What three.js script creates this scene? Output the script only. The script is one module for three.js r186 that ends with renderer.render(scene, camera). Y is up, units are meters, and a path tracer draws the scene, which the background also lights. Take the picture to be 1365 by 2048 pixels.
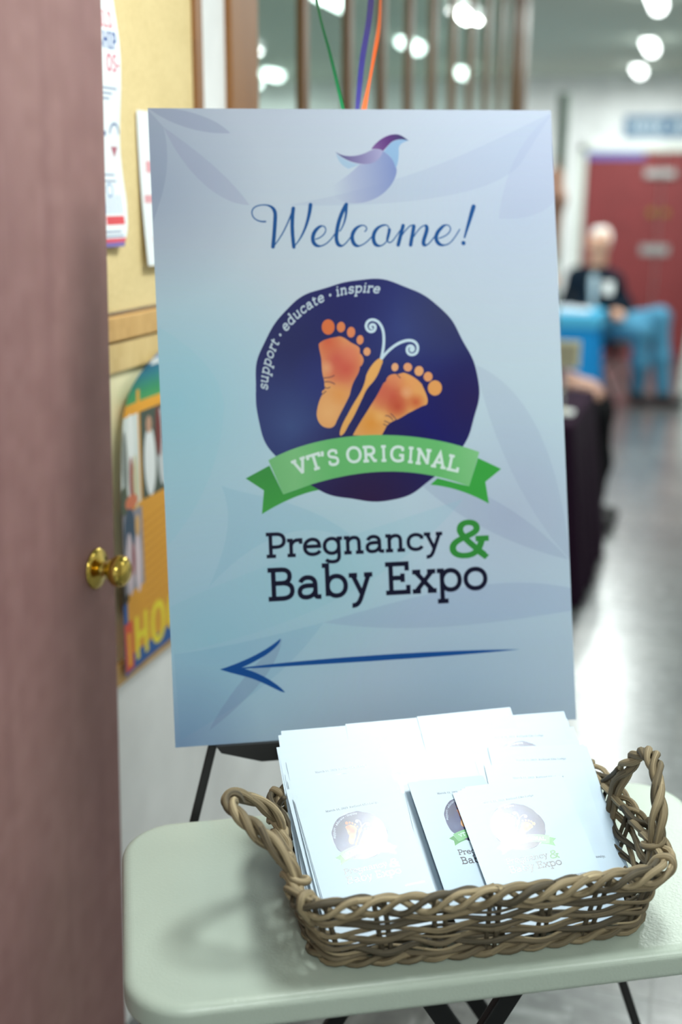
import * as THREE from 'three';
import { RoundedBoxGeometry } from 'three/addons/geometries/RoundedBoxGeometry.js';
import { mergeGeometries, mergeVertices } from 'three/addons/utils/BufferGeometryUtils.js';
import { MarchingCubes } from 'three/addons/objects/MarchingCubes.js';
import { RectAreaLightUniformsLib } from 'three/addons/lights/RectAreaLightUniformsLib.js';

// ---------------------------------------------------------------- camera, light, exposure
const scene = new THREE.Scene();
scene.background = new THREE.Color(0x000000);
const rad = THREE.MathUtils.degToRad;
const camera = new THREE.PerspectiveCamera(2 * Math.atan(1024 / 2300) * 180 / Math.PI, 1365 / 2048, 0.05, 60);
camera.position.set(0, 1.62, 0);
camera.rotation.order = 'YXZ';
camera.rotation.set(rad(-15.64), rad(17.8), 0.0075);
camera.focus = 1.49;
camera.userData.fStop = 1.6;
scene.add(camera);

const renderer = new THREE.WebGLRenderer({ antialias: true });
renderer.toneMapping = THREE.LinearToneMapping;
renderer.toneMappingExposure = 1.0;
renderer.shadowMap.enabled = true;
RectAreaLightUniformsLib.init();

const LAMP = new THREE.Color().setRGB(0.93, 1.0, 0.97);   // cool fluorescent tubes
const KEY = 46, FAR = 230, GLOW = 7;                        // radiance of the fittings
// [x, z, radiance, width, length, what tells it apart]
const FIXTURES = [
  [0.03, -1.6, KEY * 0.72, 0.42, 0.62, 'white fluorescent ceiling fitting right above the folding table'],
  [0.45, 0.85, KEY * 1.15, 0.28, 0.62, 'white fluorescent ceiling fitting behind the camera, over the open door'],
  [1.6, -0.3, KEY * 0.4, 0.28, 0.62, 'white fluorescent ceiling fitting to the right of the camera'],
  [1.6, -2.7, KEY * 0.4, 0.28, 0.62, 'white fluorescent ceiling fitting right of the folding table, outside the frame'],
  [0.2, -4.7, KEY * 0.36, 0.3, 1.2, 'white fluorescent ceiling fitting of the corridor beside the glass screen'],
  [-0.47, -7.15, FAR, 0.09, 0.5, 'glowing ceiling fitting at the top right, nearest of the row towards the red doors'],
  [-0.63, -9.3, FAR, 0.09, 0.5, 'glowing ceiling fitting at the top right, second of the row towards the red doors'],
  [-0.83, -11.05, FAR * 0.75, 0.09, 0.4, 'glowing ceiling fitting at the top right, closest to the red double doors'],
  [-2.2, -6.6, FAR, 0.09, 0.45, 'ceiling fitting seen through the glass screen at the top edge, above the green ribbon'],
  [-2.3, -8.75, FAR, 0.09, 0.45, 'ceiling fitting glowing through the glass screen right of the orange ribbon'],
  [-2.37, -10.9, FAR * 0.6, 0.09, 0.4, 'ceiling fitting glowing through the last panes of the glass screen'],
  [-4.1, -10.6, FAR * 0.5, 0.09, 0.3, 'small upper light seen through the first pane beside the oak post'],
  [-4.6, -11.3, FAR * 0.5, 0.09, 0.3, 'small lower light seen through the first pane beside the oak post'],
  [-4.0, -5.4, KEY * 2, 0.28, 0.62, 'ceiling fitting deep in the hall behind the glass screen, hidden by its mullions'],
  [-2.2, -3.6, KEY * 2, 0.28, 0.62, 'ceiling fitting in the hall behind the oak post, hidden by the notice board wall'],
  [1.4, -8.2, FAR, 0.09, 0.62, 'ceiling fitting of the far hall outside the right edge'],
];
const CEIL = 2.7;

// ---------------------------------------------------------------- helpers
let seed = 11;
const rnd = () => { seed = (seed * 1664525 + 1013904223) >>> 0; return seed / 4294967296; };
const rr = (a, b) => a + (b - a) * rnd();
const names = new Map();
function numbered(n) { const k = names.get(n) ?? 0; names.set(n, k + 1); return k ? n + '_' + String(k).padStart(3, '0') : n; }
function tag(o, label, category, group, kind) {
  if (label) o.userData.label = label;
  if (category) o.userData.category = category;
  if (group) o.userData.group = group;
  if (kind) o.userData.kind = kind;
  return o;
}
function thing(name, label, category, pos = [0, 0, 0], turn = 0, group) {
  const o = new THREE.Group(); o.name = numbered(name); o.position.set(...pos); o.rotation.y = turn; scene.add(o);
  return tag(o, label, category, group);
}
function part(name, geo, mat, parent) {
  const m = new THREE.Mesh(geo, mat); m.name = name; m.castShadow = m.receiveShadow = true; parent.add(m); return m;
}
function struct(name, geo, mat) {
  const m = new THREE.Mesh(geo, mat); m.name = name; m.castShadow = m.receiveShadow = true; m.userData.kind = 'structure'; scene.add(m); return m;
}
function structGroup(name) { const g = new THREE.Group(); g.name = name; g.userData.kind = 'structure'; scene.add(g); return g; }
const std = (c, o = {}) => new THREE.MeshStandardMaterial({ color: c, roughness: 0.7, ...o });
const phys = (c, o = {}) => new THREE.MeshPhysicalMaterial({ color: c, roughness: 0.5, ...o });
function box(x0, x1, y0, y1, z0, z1) {
  const g = new THREE.BoxGeometry(x1 - x0, y1 - y0, z1 - z0); g.translate((x0 + x1) / 2, (y0 + y1) / 2, (z0 + z1) / 2); return uvMetres(g);
}
function uvMetres(g) {                                     // box-projected uv in metres
  const p = g.attributes.position, n = g.attributes.normal, uv = new Float32Array(p.count * 2);
  for (let i = 0; i < p.count; i++) {
    const ax = Math.abs(n.getX(i)), ay = Math.abs(n.getY(i)), az = Math.abs(n.getZ(i));
    const x = p.getX(i), y = p.getY(i), z = p.getZ(i);
    uv[i * 2] = ax > ay && ax > az ? z : x; uv[i * 2 + 1] = ay >= ax && ay >= az ? z : y;
  }
  g.setAttribute('uv', new THREE.BufferAttribute(uv, 2)); return g;
}
function rbox(w, h, d, r, seg = 3) { return uvMetres(new RoundedBoxGeometry(w, h, d, seg, r)); }
function rboxAt(x0, x1, y0, y1, z0, z1, r) { const g = rbox(x1 - x0, y1 - y0, z1 - z0, r); g.translate((x0 + x1) / 2, (y0 + y1) / 2, (z0 + z1) / 2); return g; }
const V = (x, y, z) => new THREE.Vector3(x, y, z);
function bar(a, b, r, radial = 10, r2 = r) {               // straight rod
  const d = b.clone().sub(a), g = new THREE.CylinderGeometry(r2, r, d.length(), radial, 1);
  g.translate(0, d.length() / 2, 0);
  g.applyQuaternion(new THREE.Quaternion().setFromUnitVectors(V(0, 1, 0), d.normalize())); g.translate(a.x, a.y, a.z); return g;
}
function flatBar(a, b, w, t, nrm) {                        // rectangular bar from a to b, wide face towards nrm
  const d = b.clone().sub(a), L = d.length(), y = d.normalize(), z = nrm.clone().addScaledVector(y, -nrm.dot(y)).normalize(), x = y.clone().cross(z);
  const g = rbox(w, L, t, Math.min(w, t) * 0.2, 2); g.applyMatrix4(new THREE.Matrix4().makeBasis(x, y, z)); g.translate((a.x + b.x) / 2, (a.y + b.y) / 2, (a.z + b.z) / 2); return g;
}
// a rod swept along points, its radius from rf(t), capped or closed
function sweep(pts, rf, radial = 7, closed = false) {
  const n = pts.length, pos = [], uv = [], idx = [];
  let u = null, L = 0;
  const rings = closed ? n + 1 : n;
  const tan = (i) => { const a = pts[closed ? (i - 1 + n) % n : Math.max(0, i - 1)], b = pts[closed ? (i + 1) % n : Math.min(n - 1, i + 1)]; return b.clone().sub(a).normalize(); };
  const us = [];
  for (let i = 0; i < rings; i++) {
    const t = tan(i % n);
    if (!u) { u = Math.abs(t.y) < 0.9 ? V(0, 1, 0) : V(1, 0, 0); }
    u = u.clone().addScaledVector(t, -u.dot(t)).normalize(); us.push(u);
  }
  for (let i = 0; i < rings; i++) {
    const p = pts[i % n], t = tan(i % n), a = us[i], b = t.clone().cross(a), r = rf(i / (rings - 1));
    if (i) L += p.distanceTo(pts[(i - 1) % n]);
    for (let k = 0; k <= radial; k++) {
      const q = k / radial * Math.PI * 2, c = Math.cos(q) * r, s = Math.sin(q) * r;
      pos.push(p.x + a.x * c + b.x * s, p.y + a.y * c + b.y * s, p.z + a.z * c + b.z * s); uv.push(L * 8, k / radial);
    }
  }
  const w = radial + 1;
  for (let i = 0; i < rings - 1; i++) for (let k = 0; k < radial; k++) { const q = i * w + k; idx.push(q, q + 1, q + w, q + 1, q + w + 1, q + w); }
  if (!closed) for (const [i, flip] of [[0, 1], [rings - 1, 0]]) {
    const c = pos.length / 3; pos.push(pts[i].x, pts[i].y, pts[i].z); uv.push(0, 0);
    for (let k = 0; k < radial; k++) flip ? idx.push(c, i * w + k + 1, i * w + k) : idx.push(c, i * w + k, i * w + k + 1);
  }
  const g = new THREE.BufferGeometry();
  g.setAttribute('position', new THREE.Float32BufferAttribute(pos, 3)); g.setAttribute('uv', new THREE.Float32BufferAttribute(uv, 2)); g.setIndex(idx);
  g.computeVertexNormals(); return g;
}
const smoothPts = (pts, n, closed = false) => { const c = new THREE.CatmullRomCurve3(pts, closed, 'centripetal'); const a = c.getPoints(n); if (closed) a.pop(); return a; };

// textures
function canvas(w, h) { const c = document.createElement('canvas'); c.width = w; c.height = h; return c; }
function canvasTex(c, srgb = true) { const t = new THREE.CanvasTexture(c); if (srgb) t.colorSpace = THREE.SRGBColorSpace; t.magFilter = THREE.LinearFilter; t.anisotropy = 8; return t; }
function hash(x, y, s) { let h = (x * 374761393 + y * 668265263 + s * 2147483647) | 0; h = Math.imul(h ^ (h >>> 13), 1274126177); return ((h ^ (h >>> 16)) >>> 0) / 4294967296; }
function vnoise(x, y, per, s) {
  const ix = Math.floor(x), iy = Math.floor(y), fx = x - ix, fy = y - iy, w = (t) => t * t * (3 - 2 * t), m = (a) => ((a % per) + per) % per;
  const a = hash(m(ix), m(iy), s), b = hash(m(ix + 1), m(iy), s), c = hash(m(ix), m(iy + 1), s), d = hash(m(ix + 1), m(iy + 1), s), u = w(fx), v = w(fy);
  return a + (b - a) * u + (c - a) * v + (a - b - c + d) * u * v;
}
function fbm(x, y, per, s, oct = 4) { let v = 0, a = 0.5, t = 0; for (let o = 0; o < oct; o++) { v += a * vnoise(x, y, per, s + o); t += a; x *= 2; y *= 2; per *= 2; a *= 0.5; } return v / t; }
function dataTex(n, fn, srgb, repeat = 1) {
  const d = new Uint8Array(n * n * 4);
  for (let y = 0; y < n; y++) for (let x = 0; x < n; x++) { const c = fn(x / n, y / n), o = (y * n + x) * 4; d[o] = c[0]; d[o + 1] = c[1]; d[o + 2] = c[2]; d[o + 3] = 255; }
  const t = new THREE.DataTexture(d, n, n); t.wrapS = t.wrapT = THREE.RepeatWrapping; t.magFilter = THREE.LinearFilter; if (srgb) t.colorSpace = THREE.SRGBColorSpace;
  t.repeat.set(repeat, repeat); t.needsUpdate = true; return t;
}
const grey = (v) => [v, v, v];
const mottle = dataTex(256, (x, y) => grey(225 + 30 * fbm(x * 6, y * 6, 6, 3)), true, 1.2);
const paintBump = dataTex(256, (x, y) => grey(255 * fbm(x * 40, y * 40, 40, 9, 3)), false, 2);
const woodTex = (light, dark, s, rep) => { const t = dataTex(256, (x, y) => { const g = fbm(x * 18 + 2 * fbm(x * 3, y * 2, 3, s), y * 2, 256, s + 4), k = 0.55 * g + 0.45 * vnoise(x * 70, y * 3, 70, s + 2); return [0, 1, 2].map((i) => dark[i] + (light[i] - dark[i]) * k); }, true, 1); t.repeat.set(rep, rep * 0.6); return t; };

// ---------------------------------------------------------------- materials
const M = {
  wall: std(0xffffff, { map: mottle, bumpMap: paintBump, bumpScale: 0.0006, roughness: 0.65 }),
  ceiling: std(0xc2cabd, { roughness: 0.85 }),
  oak: std(0xffffff, { map: woodTex([160, 106, 50], [120, 74, 30], 21, 1.4), roughness: 0.42 }),
  oakDark: std(0xffffff, { map: woodTex([140, 98, 54], [100, 66, 34], 31, 1.4), roughness: 0.42 }),
  tan: std(0xffffff, { map: woodTex([222, 180, 116], [196, 152, 92], 41, 1.6), roughness: 0.5 }),
  tanPale: std(0xffffff, { map: woodTex([234, 206, 148], [214, 182, 122], 45, 1.6), roughness: 0.5 }),
  cork: std(0xffffff, { map: dataTex(256, (x, y) => { const k = fbm(x * 60, y * 60, 60, 5, 3) - 0.5, q = fbm(x * 5, y * 5, 5, 8) - 0.5; return [226 + 14 * k + 12 * q, 203 + 15 * k + 12 * q, 150 + 16 * k + 12 * q]; }, true, 3), roughness: 0.9 }),
  corkPale: std(0xf6ecc4, { roughness: 0.85 }),
  black: std(0x0b0b0c, { roughness: 0.45 }),
  blackMetal: std(0x0c0d0e, { roughness: 0.38, metalness: 0.2 }),
  white: std(0xf3f4f2, { roughness: 0.5 }),
  steel: std(0xb9bcba, { roughness: 0.35, metalness: 0.8 }),
  brass: std(0xd6b85e, { roughness: 0.16, metalness: 1 }),
  glass: phys(0xf2fbf8, { specularIntensity: 0.4, transmission: 1, thickness: 0, roughness: 0.02, ior: 1.5 }),
  skin: std(0xc99b82, { roughness: 0.6 }),
  hairWhite: std(0xd9d6d2, { roughness: 0.8 }),
};

// ---------------------------------------------------------------- the setting
// floor of waxed vinyl tiles; every tile that the picture shows is one piece, very slightly out of level
const floor = struct('floor', box(-5.6, 2.9, -0.1, -0.004, -12.2, 2.7), std(0x77756f, { roughness: 0.6 }));
{
  const S = 0.305, geo = rbox(S - 0.0012, 0.004, S - 0.0012, 0.0004, 1);
  const tone = (b, s) => { const t = dataTex(128, (x, y) => { const k = fbm(x * 10, y * 10, 10, s, 4) - 0.5, w = Math.max(0, fbm(x * 22, y * 5, 22, s + 9, 3) - 0.56) * 120; return [b[0] + 46 * k + w, b[1] + 46 * k + w, b[2] + 44 * k + w]; }, true, 3); return t; };
  const mats = [[94, 97, 97], [87, 90, 91], [101, 102, 101]].map((b, i) => phys(0xffffff, { map: tone(b, 60 + i * 7), roughness: 0.3, specularIntensity: 1, clearcoat: 1, clearcoatRoughness: 0.24 }));
  let n = 0;
  for (let i = -4; i < 4; i++) for (let j = 2; j < 39 && n < 300; j++) {
    const t = part(numbered('tile'), geo, mats[Math.floor(rnd() * 3)], floor); t.position.set((i + 0.5) * S, -0.002, -(j + 0.5) * S); t.rotation.set(rr(-1, 1) * 0.004, Math.floor(rnd() * 4) * Math.PI / 2, rr(-1, 1) * 0.003); n++;
  }
  // the same tiling past them, where no tile shows singly
  const rest = [];
  for (let i = -18; i < 9; i++) for (let j = -9; j < 40; j++) { if (i >= -4 && i < 4 && j >= 2 && j < 39) continue; const g = geo.clone(); g.translate((i + 0.5) * S, -0.002, -(j + 0.5) * S); rest.push(g); }
  const r = part('tile_field', mergeGeometries(rest), mats[1], floor); r.userData.kind = 'stuff';
}
struct('ceiling', box(-5.6, 2.9, CEIL, CEIL + 0.12, -12.2, 2.7), M.ceiling);
struct('wall_right', box(2.7, 2.9, 0, CEIL, -12.2, 2.7), M.wall);
struct('wall_back', box(-5.6, 2.9, 0, CEIL, 2.5, 2.7), M.wall);
struct('wall_far', box(-5.6, 2.9, 0, CEIL, -12.2, -12.0), M.wall);
struct('wall_outer', box(-5.6, -5.5, 0, CEIL, -12.2, 2.7), M.wall);
// the left corridor wall: a doorway nearest the camera, plaster, then an oak-framed glass screen
{
  const g = mergeGeometries([box(-1.12, -1, 0, CEIL, 0.07, 2.5), box(-1.12, -1, 2.06, CEIL, -0.79, 0.07), box(-1.12, -1, 0, CEIL, -2.316, -0.79)]);
  struct('wall_left', g, M.wall);
  const tr = structGroup('trim_1');
  part('jamb', rboxAt(-1.13, -0.985, 0, 2.1, 0.04, 0.12, 0.004), M.oakDark, tr);
  part('head_casing', rboxAt(-1.13, -0.985, 2.04, 2.12, -0.78, 0.12, 0.004), M.oakDark, tr);
}
{
  const w = structGroup('window_1');
  part('corner_post', rboxAt(-1.03, -0.985, 0.86, CEIL, -2.466, -2.316, 0.005), M.oak, w);
  const Z = [-2.816, -3.175, -3.505, -3.82, -4.14, -4.46, -4.78, -5.1, -5.42, -5.74];
  part('sill', rboxAt(-1.1, -0.985, 0.86, 0.92, -5.9, -2.466, 0.004), M.oak, w);
  part('apron', box(-1.07, -1.0, 0, 0.86, -5.9, -2.316), M.wall, w);
  part('header', rboxAt(-1.1, -0.985, 2.5, CEIL, -5.9, -2.466, 0.004), M.oak, w);
  const mull = rboxAt(-1.022, -1.0, 0.92, 2.5, -0.021, 0.021, 0.004);
  let prev = -2.466;
  for (const z of [...Z, -5.9]) {
    if (z > -5.85) { const m = part(numbered('mullion'), mull, M.oakDark, w); m.position.z = z; }
    const pane = part(numbered('pane'), box(-1.013, -1.009, 0.92, 2.5, z + 0.02, prev - (prev > -2.5 ? 0 : 0.02)), M.glass, w); prev = z;
  }
  part('end_post', rboxAt(-1.03, -0.985, 0, CEIL, -6.0, -5.9, 0.005), M.oakDark, w);
}
// double door in the far wall
{
  const d = structGroup('door_2'), red = std(0x8c3436, { roughness: 0.5, map: mottle });
  const frame = std(0xe4e9e0, { roughness: 0.5 });
  part('door_frame', mergeGeometries([box(-1.40, -1.34, 0, 2.06, -12.0, -11.94), box(0.14, 0.2, 0, 2.06, -12.0, -11.94), box(-1.40, 0.2, 2.0, 2.06, -12.0, -11.94)]), frame, d);
  for (const [a, b] of [[-1.335, -0.61], [-0.6, 0.135]]) {
    const leaf = part(numbered('door_leaf'), rboxAt(a, b, 0.01, 1.99, -12.0, -11.955, 0.004), red, d);
    const s = a < -1 ? 1 : -1, ex = s > 0 ? b - 0.06 : a + 0.06;
    part('push_plate', rboxAt(ex - 0.09, ex + 0.05, 1.03, 1.12, -11.955, -11.945, 0.003), M.steel, leaf);
    part('door_closer', rboxAt(ex - 0.1, ex + 0.06, 1.76, 1.83, -11.955, -11.92, 0.006), M.steel, leaf);
    const lk = new THREE.CylinderGeometry(0.035, 0.035, 0.014, 20); lk.rotateX(Math.PI / 2); lk.translate(ex - 0.01, 1.43, -11.948); part('lock_cylinder', lk, M.brass, leaf);
  }
}
// lamps
{
  const metal = std(0xe8ebe8, { roughness: 0.5 });
  FIXTURES.forEach(([x, z, L, wid, len, label]) => {
    const t = thing('ceiling_light', label, 'ceiling light', [x, CEIL, z], 0, 'fluorescent ceiling fittings');
    part('housing', rboxAt(-wid / 2 - 0.01, wid / 2 + 0.01, -0.035, 0, -len / 2 - 0.02, len / 2 + 0.02, 0.006), metal, t);
    const sh = new THREE.Shape(); sh.moveTo(-wid / 2, 0); sh.quadraticCurveTo(-wid / 2, -0.05, 0, -0.055); sh.quadraticCurveTo(wid / 2, -0.05, wid / 2, 0);
    const g = new THREE.ExtrudeGeometry(sh, { depth: len, bevelEnabled: false, curveSegments: 8 }); g.translate(0, -0.035, -len / 2);
    part('diffuser_lamp', g, std(0xffffff, { emissive: LAMP, emissiveIntensity: GLOW, roughness: 0.5 }), t);
    const l = new THREE.RectAreaLight(LAMP, L, wid, len); l.name = 'fitting_light'; l.position.set(0, -0.095, 0); l.rotation.x = -Math.PI / 2; t.add(l);
  });
}

// ---------------------------------------------------------------- lettering and printed artwork (millimetres on the sheet)
// a slab-serif alphabet as centre lines: [advance, path]; baseline 0, x-height 500, capitals 690
const GL = {
  n: [600, 'M20 -455 H125 V-42 M20 -42 H225 M125 -320 C150 -410 220 -455 305 -455 C400 -455 440 -400 440 -300 V-42 M345 -42 H560'],
  r: [440, 'M20 -455 H125 V-42 M20 -42 H245 M125 -290 C145 -400 220 -455 320 -455 H395 V-350'],
  e: [545, 'M70 -262 H465 C465 -385 395 -455 280 -455 C150 -455 60 -365 60 -248 C60 -115 150 -42 285 -42 C375 -42 435 -75 480 -130'],
  g: [580, 'M455 -250 C455 -380 375 -455 265 -455 C140 -455 60 -370 60 -250 C60 -130 140 -48 265 -48 C375 -48 455 -125 455 -250 M555 -455 H455 V30 C455 145 385 190 275 190 C190 190 130 165 90 125'],
  a: [560, 'M85 -360 C115 -425 175 -457 245 -457 C350 -457 410 -405 410 -300 V-110 C410 -62 430 -42 470 -42 H535 M410 -285 H255 C135 -285 65 -240 65 -160 C65 -85 120 -42 205 -42 C300 -42 380 -90 410 -180'],
  c: [500, 'M440 -330 V-395 C390 -438 340 -457 275 -457 C145 -457 60 -370 60 -248 C60 -115 145 -42 275 -42 C360 -42 415 -75 450 -125'],
  y: [540, 'M5 -455 H190 M345 -455 H530 M95 -455 L285 -50 M445 -455 L265 15 C215 145 165 190 60 185'],
  P: [570, 'M20 -648 H290 C430 -648 510 -590 510 -468 C510 -350 430 -290 290 -290 H140 M140 -648 V-42 M20 -42 H275'],
  B: [640, 'M20 -648 H320 C430 -648 495 -600 495 -512 C495 -415 430 -365 330 -365 H140 M330 -365 C470 -365 545 -310 545 -205 C545 -95 455 -42 330 -42 H20 M140 -648 V-42'],
  E: [610, 'M20 -648 H500 V-500 M140 -648 V-42 M20 -42 H520 V-190 M140 -350 H400 M400 -440 V-260'],
  b: [590, 'M10 -690 H120 V-42 M120 -248 C120 -370 200 -457 312 -457 C435 -457 520 -370 520 -248 C520 -125 435 -42 312 -42 C200 -42 120 -125 120 -248'],
  x: [550, 'M85 -455 L465 -42 M450 -455 L85 -42 M10 -455 H195 M345 -455 H530 M5 -42 H190 M345 -42 H545'],
  p: [600, 'M15 -455 H125 V195 M15 195 H255 M125 -248 C125 -370 205 -457 318 -457 C440 -457 525 -370 525 -248 C525 -125 440 -42 318 -42 C205 -42 125 -125 125 -248'],
  o: [580, 'M285 -457 C155 -457 60 -370 60 -250 C60 -130 155 -42 285 -42 C415 -42 510 -130 510 -250 C510 -370 415 -457 285 -457'],
  s: [460, 'M390 -330 V-405 C340 -440 290 -457 235 -457 C140 -457 80 -415 80 -350 C80 -275 150 -265 235 -250 C330 -235 400 -215 400 -140 C400 -75 335 -42 240 -42 C170 -42 110 -60 65 -95 V-170'],
  u: [610, 'M15 -455 H115 V-190 C115 -90 160 -42 250 -42 C345 -42 430 -95 455 -190 M365 -455 H460 V-42 H570'],
  t: [390, 'M140 -620 V-160 C140 -75 175 -42 240 -42 C290 -42 325 -55 355 -80 M20 -455 H345'],
  d: [610, 'M360 -690 H470 V-42 H575 M470 -248 C470 -370 390 -457 278 -457 C155 -457 70 -370 70 -248 C70 -125 155 -42 278 -42 C390 -42 470 -125 470 -248'],
  i: [285, 'M30 -455 H140 V-42 M20 -42 H260 M140 -690 V-590'],
  V: [640, 'M10 -648 H240 M400 -648 H630 M112 -648 L312 -55 L528 -648'],
  T: [590, 'M45 -500 V-648 H545 V-500 M295 -648 V-42 M170 -42 H420'],
  S: [520, 'M450 -470 V-600 C390 -640 330 -655 270 -655 C150 -655 75 -600 75 -510 C75 -410 165 -385 270 -360 C385 -335 465 -300 465 -195 C465 -95 385 -38 265 -38 C180 -38 110 -65 60 -110 V-235'],
  O: [660, 'M330 -655 C170 -655 60 -530 60 -345 C60 -160 170 -38 330 -38 C490 -38 600 -160 600 -345 C600 -530 490 -655 330 -655'],
  R: [620, 'M20 -648 H290 C420 -648 495 -590 495 -480 C495 -370 420 -320 290 -320 H140 M140 -648 V-42 M20 -42 H265 M320 -320 L490 -42 H600'],
  I: [300, 'M150 -648 V-42 M30 -648 H270 M30 -42 H270'],
  G: [640, 'M540 -470 V-600 C480 -640 420 -655 345 -655 C170 -655 60 -530 60 -345 C60 -160 170 -38 345 -38 C425 -38 490 -60 540 -100 V-290 H385'],
  N: [690, 'M20 -648 H145 L540 -60 M540 -648 V-42 M140 -648 V-42 M30 -42 H255 M430 -648 H655'],
  A: [660, 'M110 -42 L325 -648 L545 -42 M190 -240 H460 M5 -42 H235 M425 -42 H655'],
  L: [540, 'M20 -648 H270 M145 -648 V-42 M20 -42 H500 V-210'],
  '’': [200, 'M110 -690 V-590 L70 -480'],
  ' ': [270, 'M0 0'],
  '•': [330, 'M165 -250 L166 -250'],
  '&': [640, 'M560 -42 C430 -170 190 -410 190 -520 C190 -610 245 -655 325 -655 C405 -655 455 -610 455 -540 C455 -400 65 -380 65 -185 C65 -95 140 -38 255 -38 C420 -38 500 -150 530 -345 M430 -345 H640 M480 -100 L600 10'],
};
function slabLetter(ctx, ch, weight) {
  const g = GL[ch]; ctx.lineWidth = ch === '•' ? 200 : weight; ctx.lineCap = ch === '•' ? 'round' : 'butt'; ctx.lineJoin = 'miter'; ctx.miterLimit = 3;
  ctx.stroke(new Path2D(g[1])); return g[0];
}
function slab(ctx, text, x, y, cap, width, weight = 98, rot = 0) {
  const total = [...text].reduce((a, c) => a + GL[c][0], 0) - 40, s = cap / 690, sx = width ? width / total : s;
  ctx.save(); ctx.translate(x, y); ctx.rotate(rot); ctx.scale(sx, s);
  for (const c of text) { const a = slabLetter(ctx, c, weight); ctx.translate(a, 0); }
  ctx.restore();
}
// points along an "M x y C ..." path
function sample(d) {
  const t = d.match(/[MLC]|-?[\d.]+/g), out = []; let i = 0, cmd = '', cur = [0, 0];
  const num = () => parseFloat(t[i++]);
  while (i < t.length) {
    if (/[MLC]/.test(t[i])) cmd = t[i++];
    if (cmd === 'M') { cur = [num(), num()]; out.push(cur); cmd = 'L'; } else if (cmd === 'L') { const q = [num(), num()]; for (let k = 1; k <= 24; k++) out.push([cur[0] + (q[0] - cur[0]) * k / 24, cur[1] + (q[1] - cur[1]) * k / 24]); cur = q; } else {
      const a = [num(), num()], b = [num(), num()], c = [num(), num()];
      for (let k = 1; k <= 40; k++) { const u = k / 40, v = 1 - u; out.push([0, 1].map((j) => v * v * v * cur[j] + 3 * v * v * u * a[j] + 3 * v * u * u * b[j] + u * u * u * c[j])); }
      cur = c;
    }
  }
  return out;
}
// a pointed pen: thick when it goes down, thin when it goes up, or a given taper
function penStroke(ctx, d, thin, thick, taper) {
  const p = sample(d); let w = null; ctx.lineCap = 'round';
  for (let i = 1; i < p.length; i++) {
    const dx = p[i][0] - p[i - 1][0], dy = p[i][1] - p[i - 1][1], L = Math.hypot(dx, dy) || 1;
    const goal = taper ? taper[0] + (taper[1] - taper[0]) * i / p.length : thin + (thick - thin) * Math.max(0, Math.min(1, dy / L * 1.15 + (dx < 0 ? 0.12 : 0)));
    w = w === null ? goal : w + (goal - w) * 0.16; ctx.lineWidth = w;
    ctx.beginPath(); ctx.moveTo(...p[i - 1]); ctx.lineTo(...p[i]); ctx.stroke();
  }
}
const WELCOME = [
  ['M 164.9 166.6 C 153.2 167.7 144.1 161.1 145.5 151.8 C 147.0 144.0 156.8 141.7 165.3 142.1 C 175.0 142.9 180.3 148.1 179.8 158.5 C 178.2 176.8 176.2 192.4 174.4 204.1'],
  ['M 175.1 203.8 C 184.7 192.5 194.4 179.5 206.9 147.7', [1.4, 2.2]],
  ['M 207.1 147.3 C 203.4 166.6 203.9 186.1 205.4 204.7', [5.4, 5]],
  ['M 205.4 204.2 C 217.4 192.8 228.9 170.7 233.0 142.2', [1.2, 6.4]],
  ['M 238.2 193.4 C 247.8 191.8 254.7 184.0 254.3 178.8 C 253.2 172.9 248.6 172.8 244.5 175.4 C 236.3 181.2 233.4 189.1 234.4 195.6 C 236.1 203.5 243.2 205.5 250.0 202.3 C 258.0 199.2 265.1 189.4 267.9 185.5'],
  ['M 275.3 181.9 C 281.6 173.8 286.8 160.7 286.9 142.1', [1.4, 4.6]],
  ['M 286.9 142.1 C 279.8 152.8 272.6 167.2 269.7 189.4 C 269.2 201.3 273.7 205.2 279.1 203.3 C 284.5 200.1 290.1 192.3 292.2 189.7'],
  ['M 312.9 182.7 C 318.0 180.1 316.9 173.5 309.6 173.4 C 300.2 174.6 293.1 184.4 293.5 192.3 C 294.4 202.9 300.2 205.6 305.6 203.6 C 315.1 200.5 320.8 192.6 324.2 190.0'],
  ['M 344.1 173.2 C 332.0 174.3 324.9 184.8 325.8 194.0 C 326.1 203.2 332.0 205.3 337.4 204.0 C 345.6 200.8 351.4 190.3 350.4 182.4 C 350.8 174.4 346.8 172.4 341.4 173.0'],
  ['M 350.6 180 C 350 186 347.6 189 346.8 195.5', [4.4, 3.2]], ['M 346.8 195.5 C 347.6 202.2 352.4 200.2 357.3 194.3 C 362.3 187.8 368.0 179.9 372.3 174.6', [1.6, 1.3]],
  ['M 371.9 174.2 L 363.0 203.4', [5.2, 5.2]],
  ['M 367.5 191.8 C 374.7 181.3 381.7 173.4 387.1 173.7'],
  ['M 388.2 175.1 C 387.5 181.4 383.6 194.6 382.1 203.6', [5.2, 5.2]],
  ['M 387.8 190.7 C 395.0 180.2 400.6 174.2 406.3 174.3'],
  ['M 407.0 175.0 C 411.3 178.3 403.3 192.2 402.4 197.5 C 401.1 202.8 402.7 204.8 406.8 203.9 C 411.7 201.6 417.4 193.7 421.0 189.1'],
  ['M 426.3 193.8 C 437.9 191.2 445.0 184.6 444.6 179.3 C 443.5 172.6 436.0 171.9 430.3 178.5 C 421.8 185.7 420.1 193.7 423.3 199.0 C 426.5 205.1 433.2 205.8 440.2 202.6 C 447.1 199.3 454.4 187.4 458.8 180.8'],
  ['M 481.9 146.3 L 465.8 192.9', [6.6, 1.4]],
];
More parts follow.
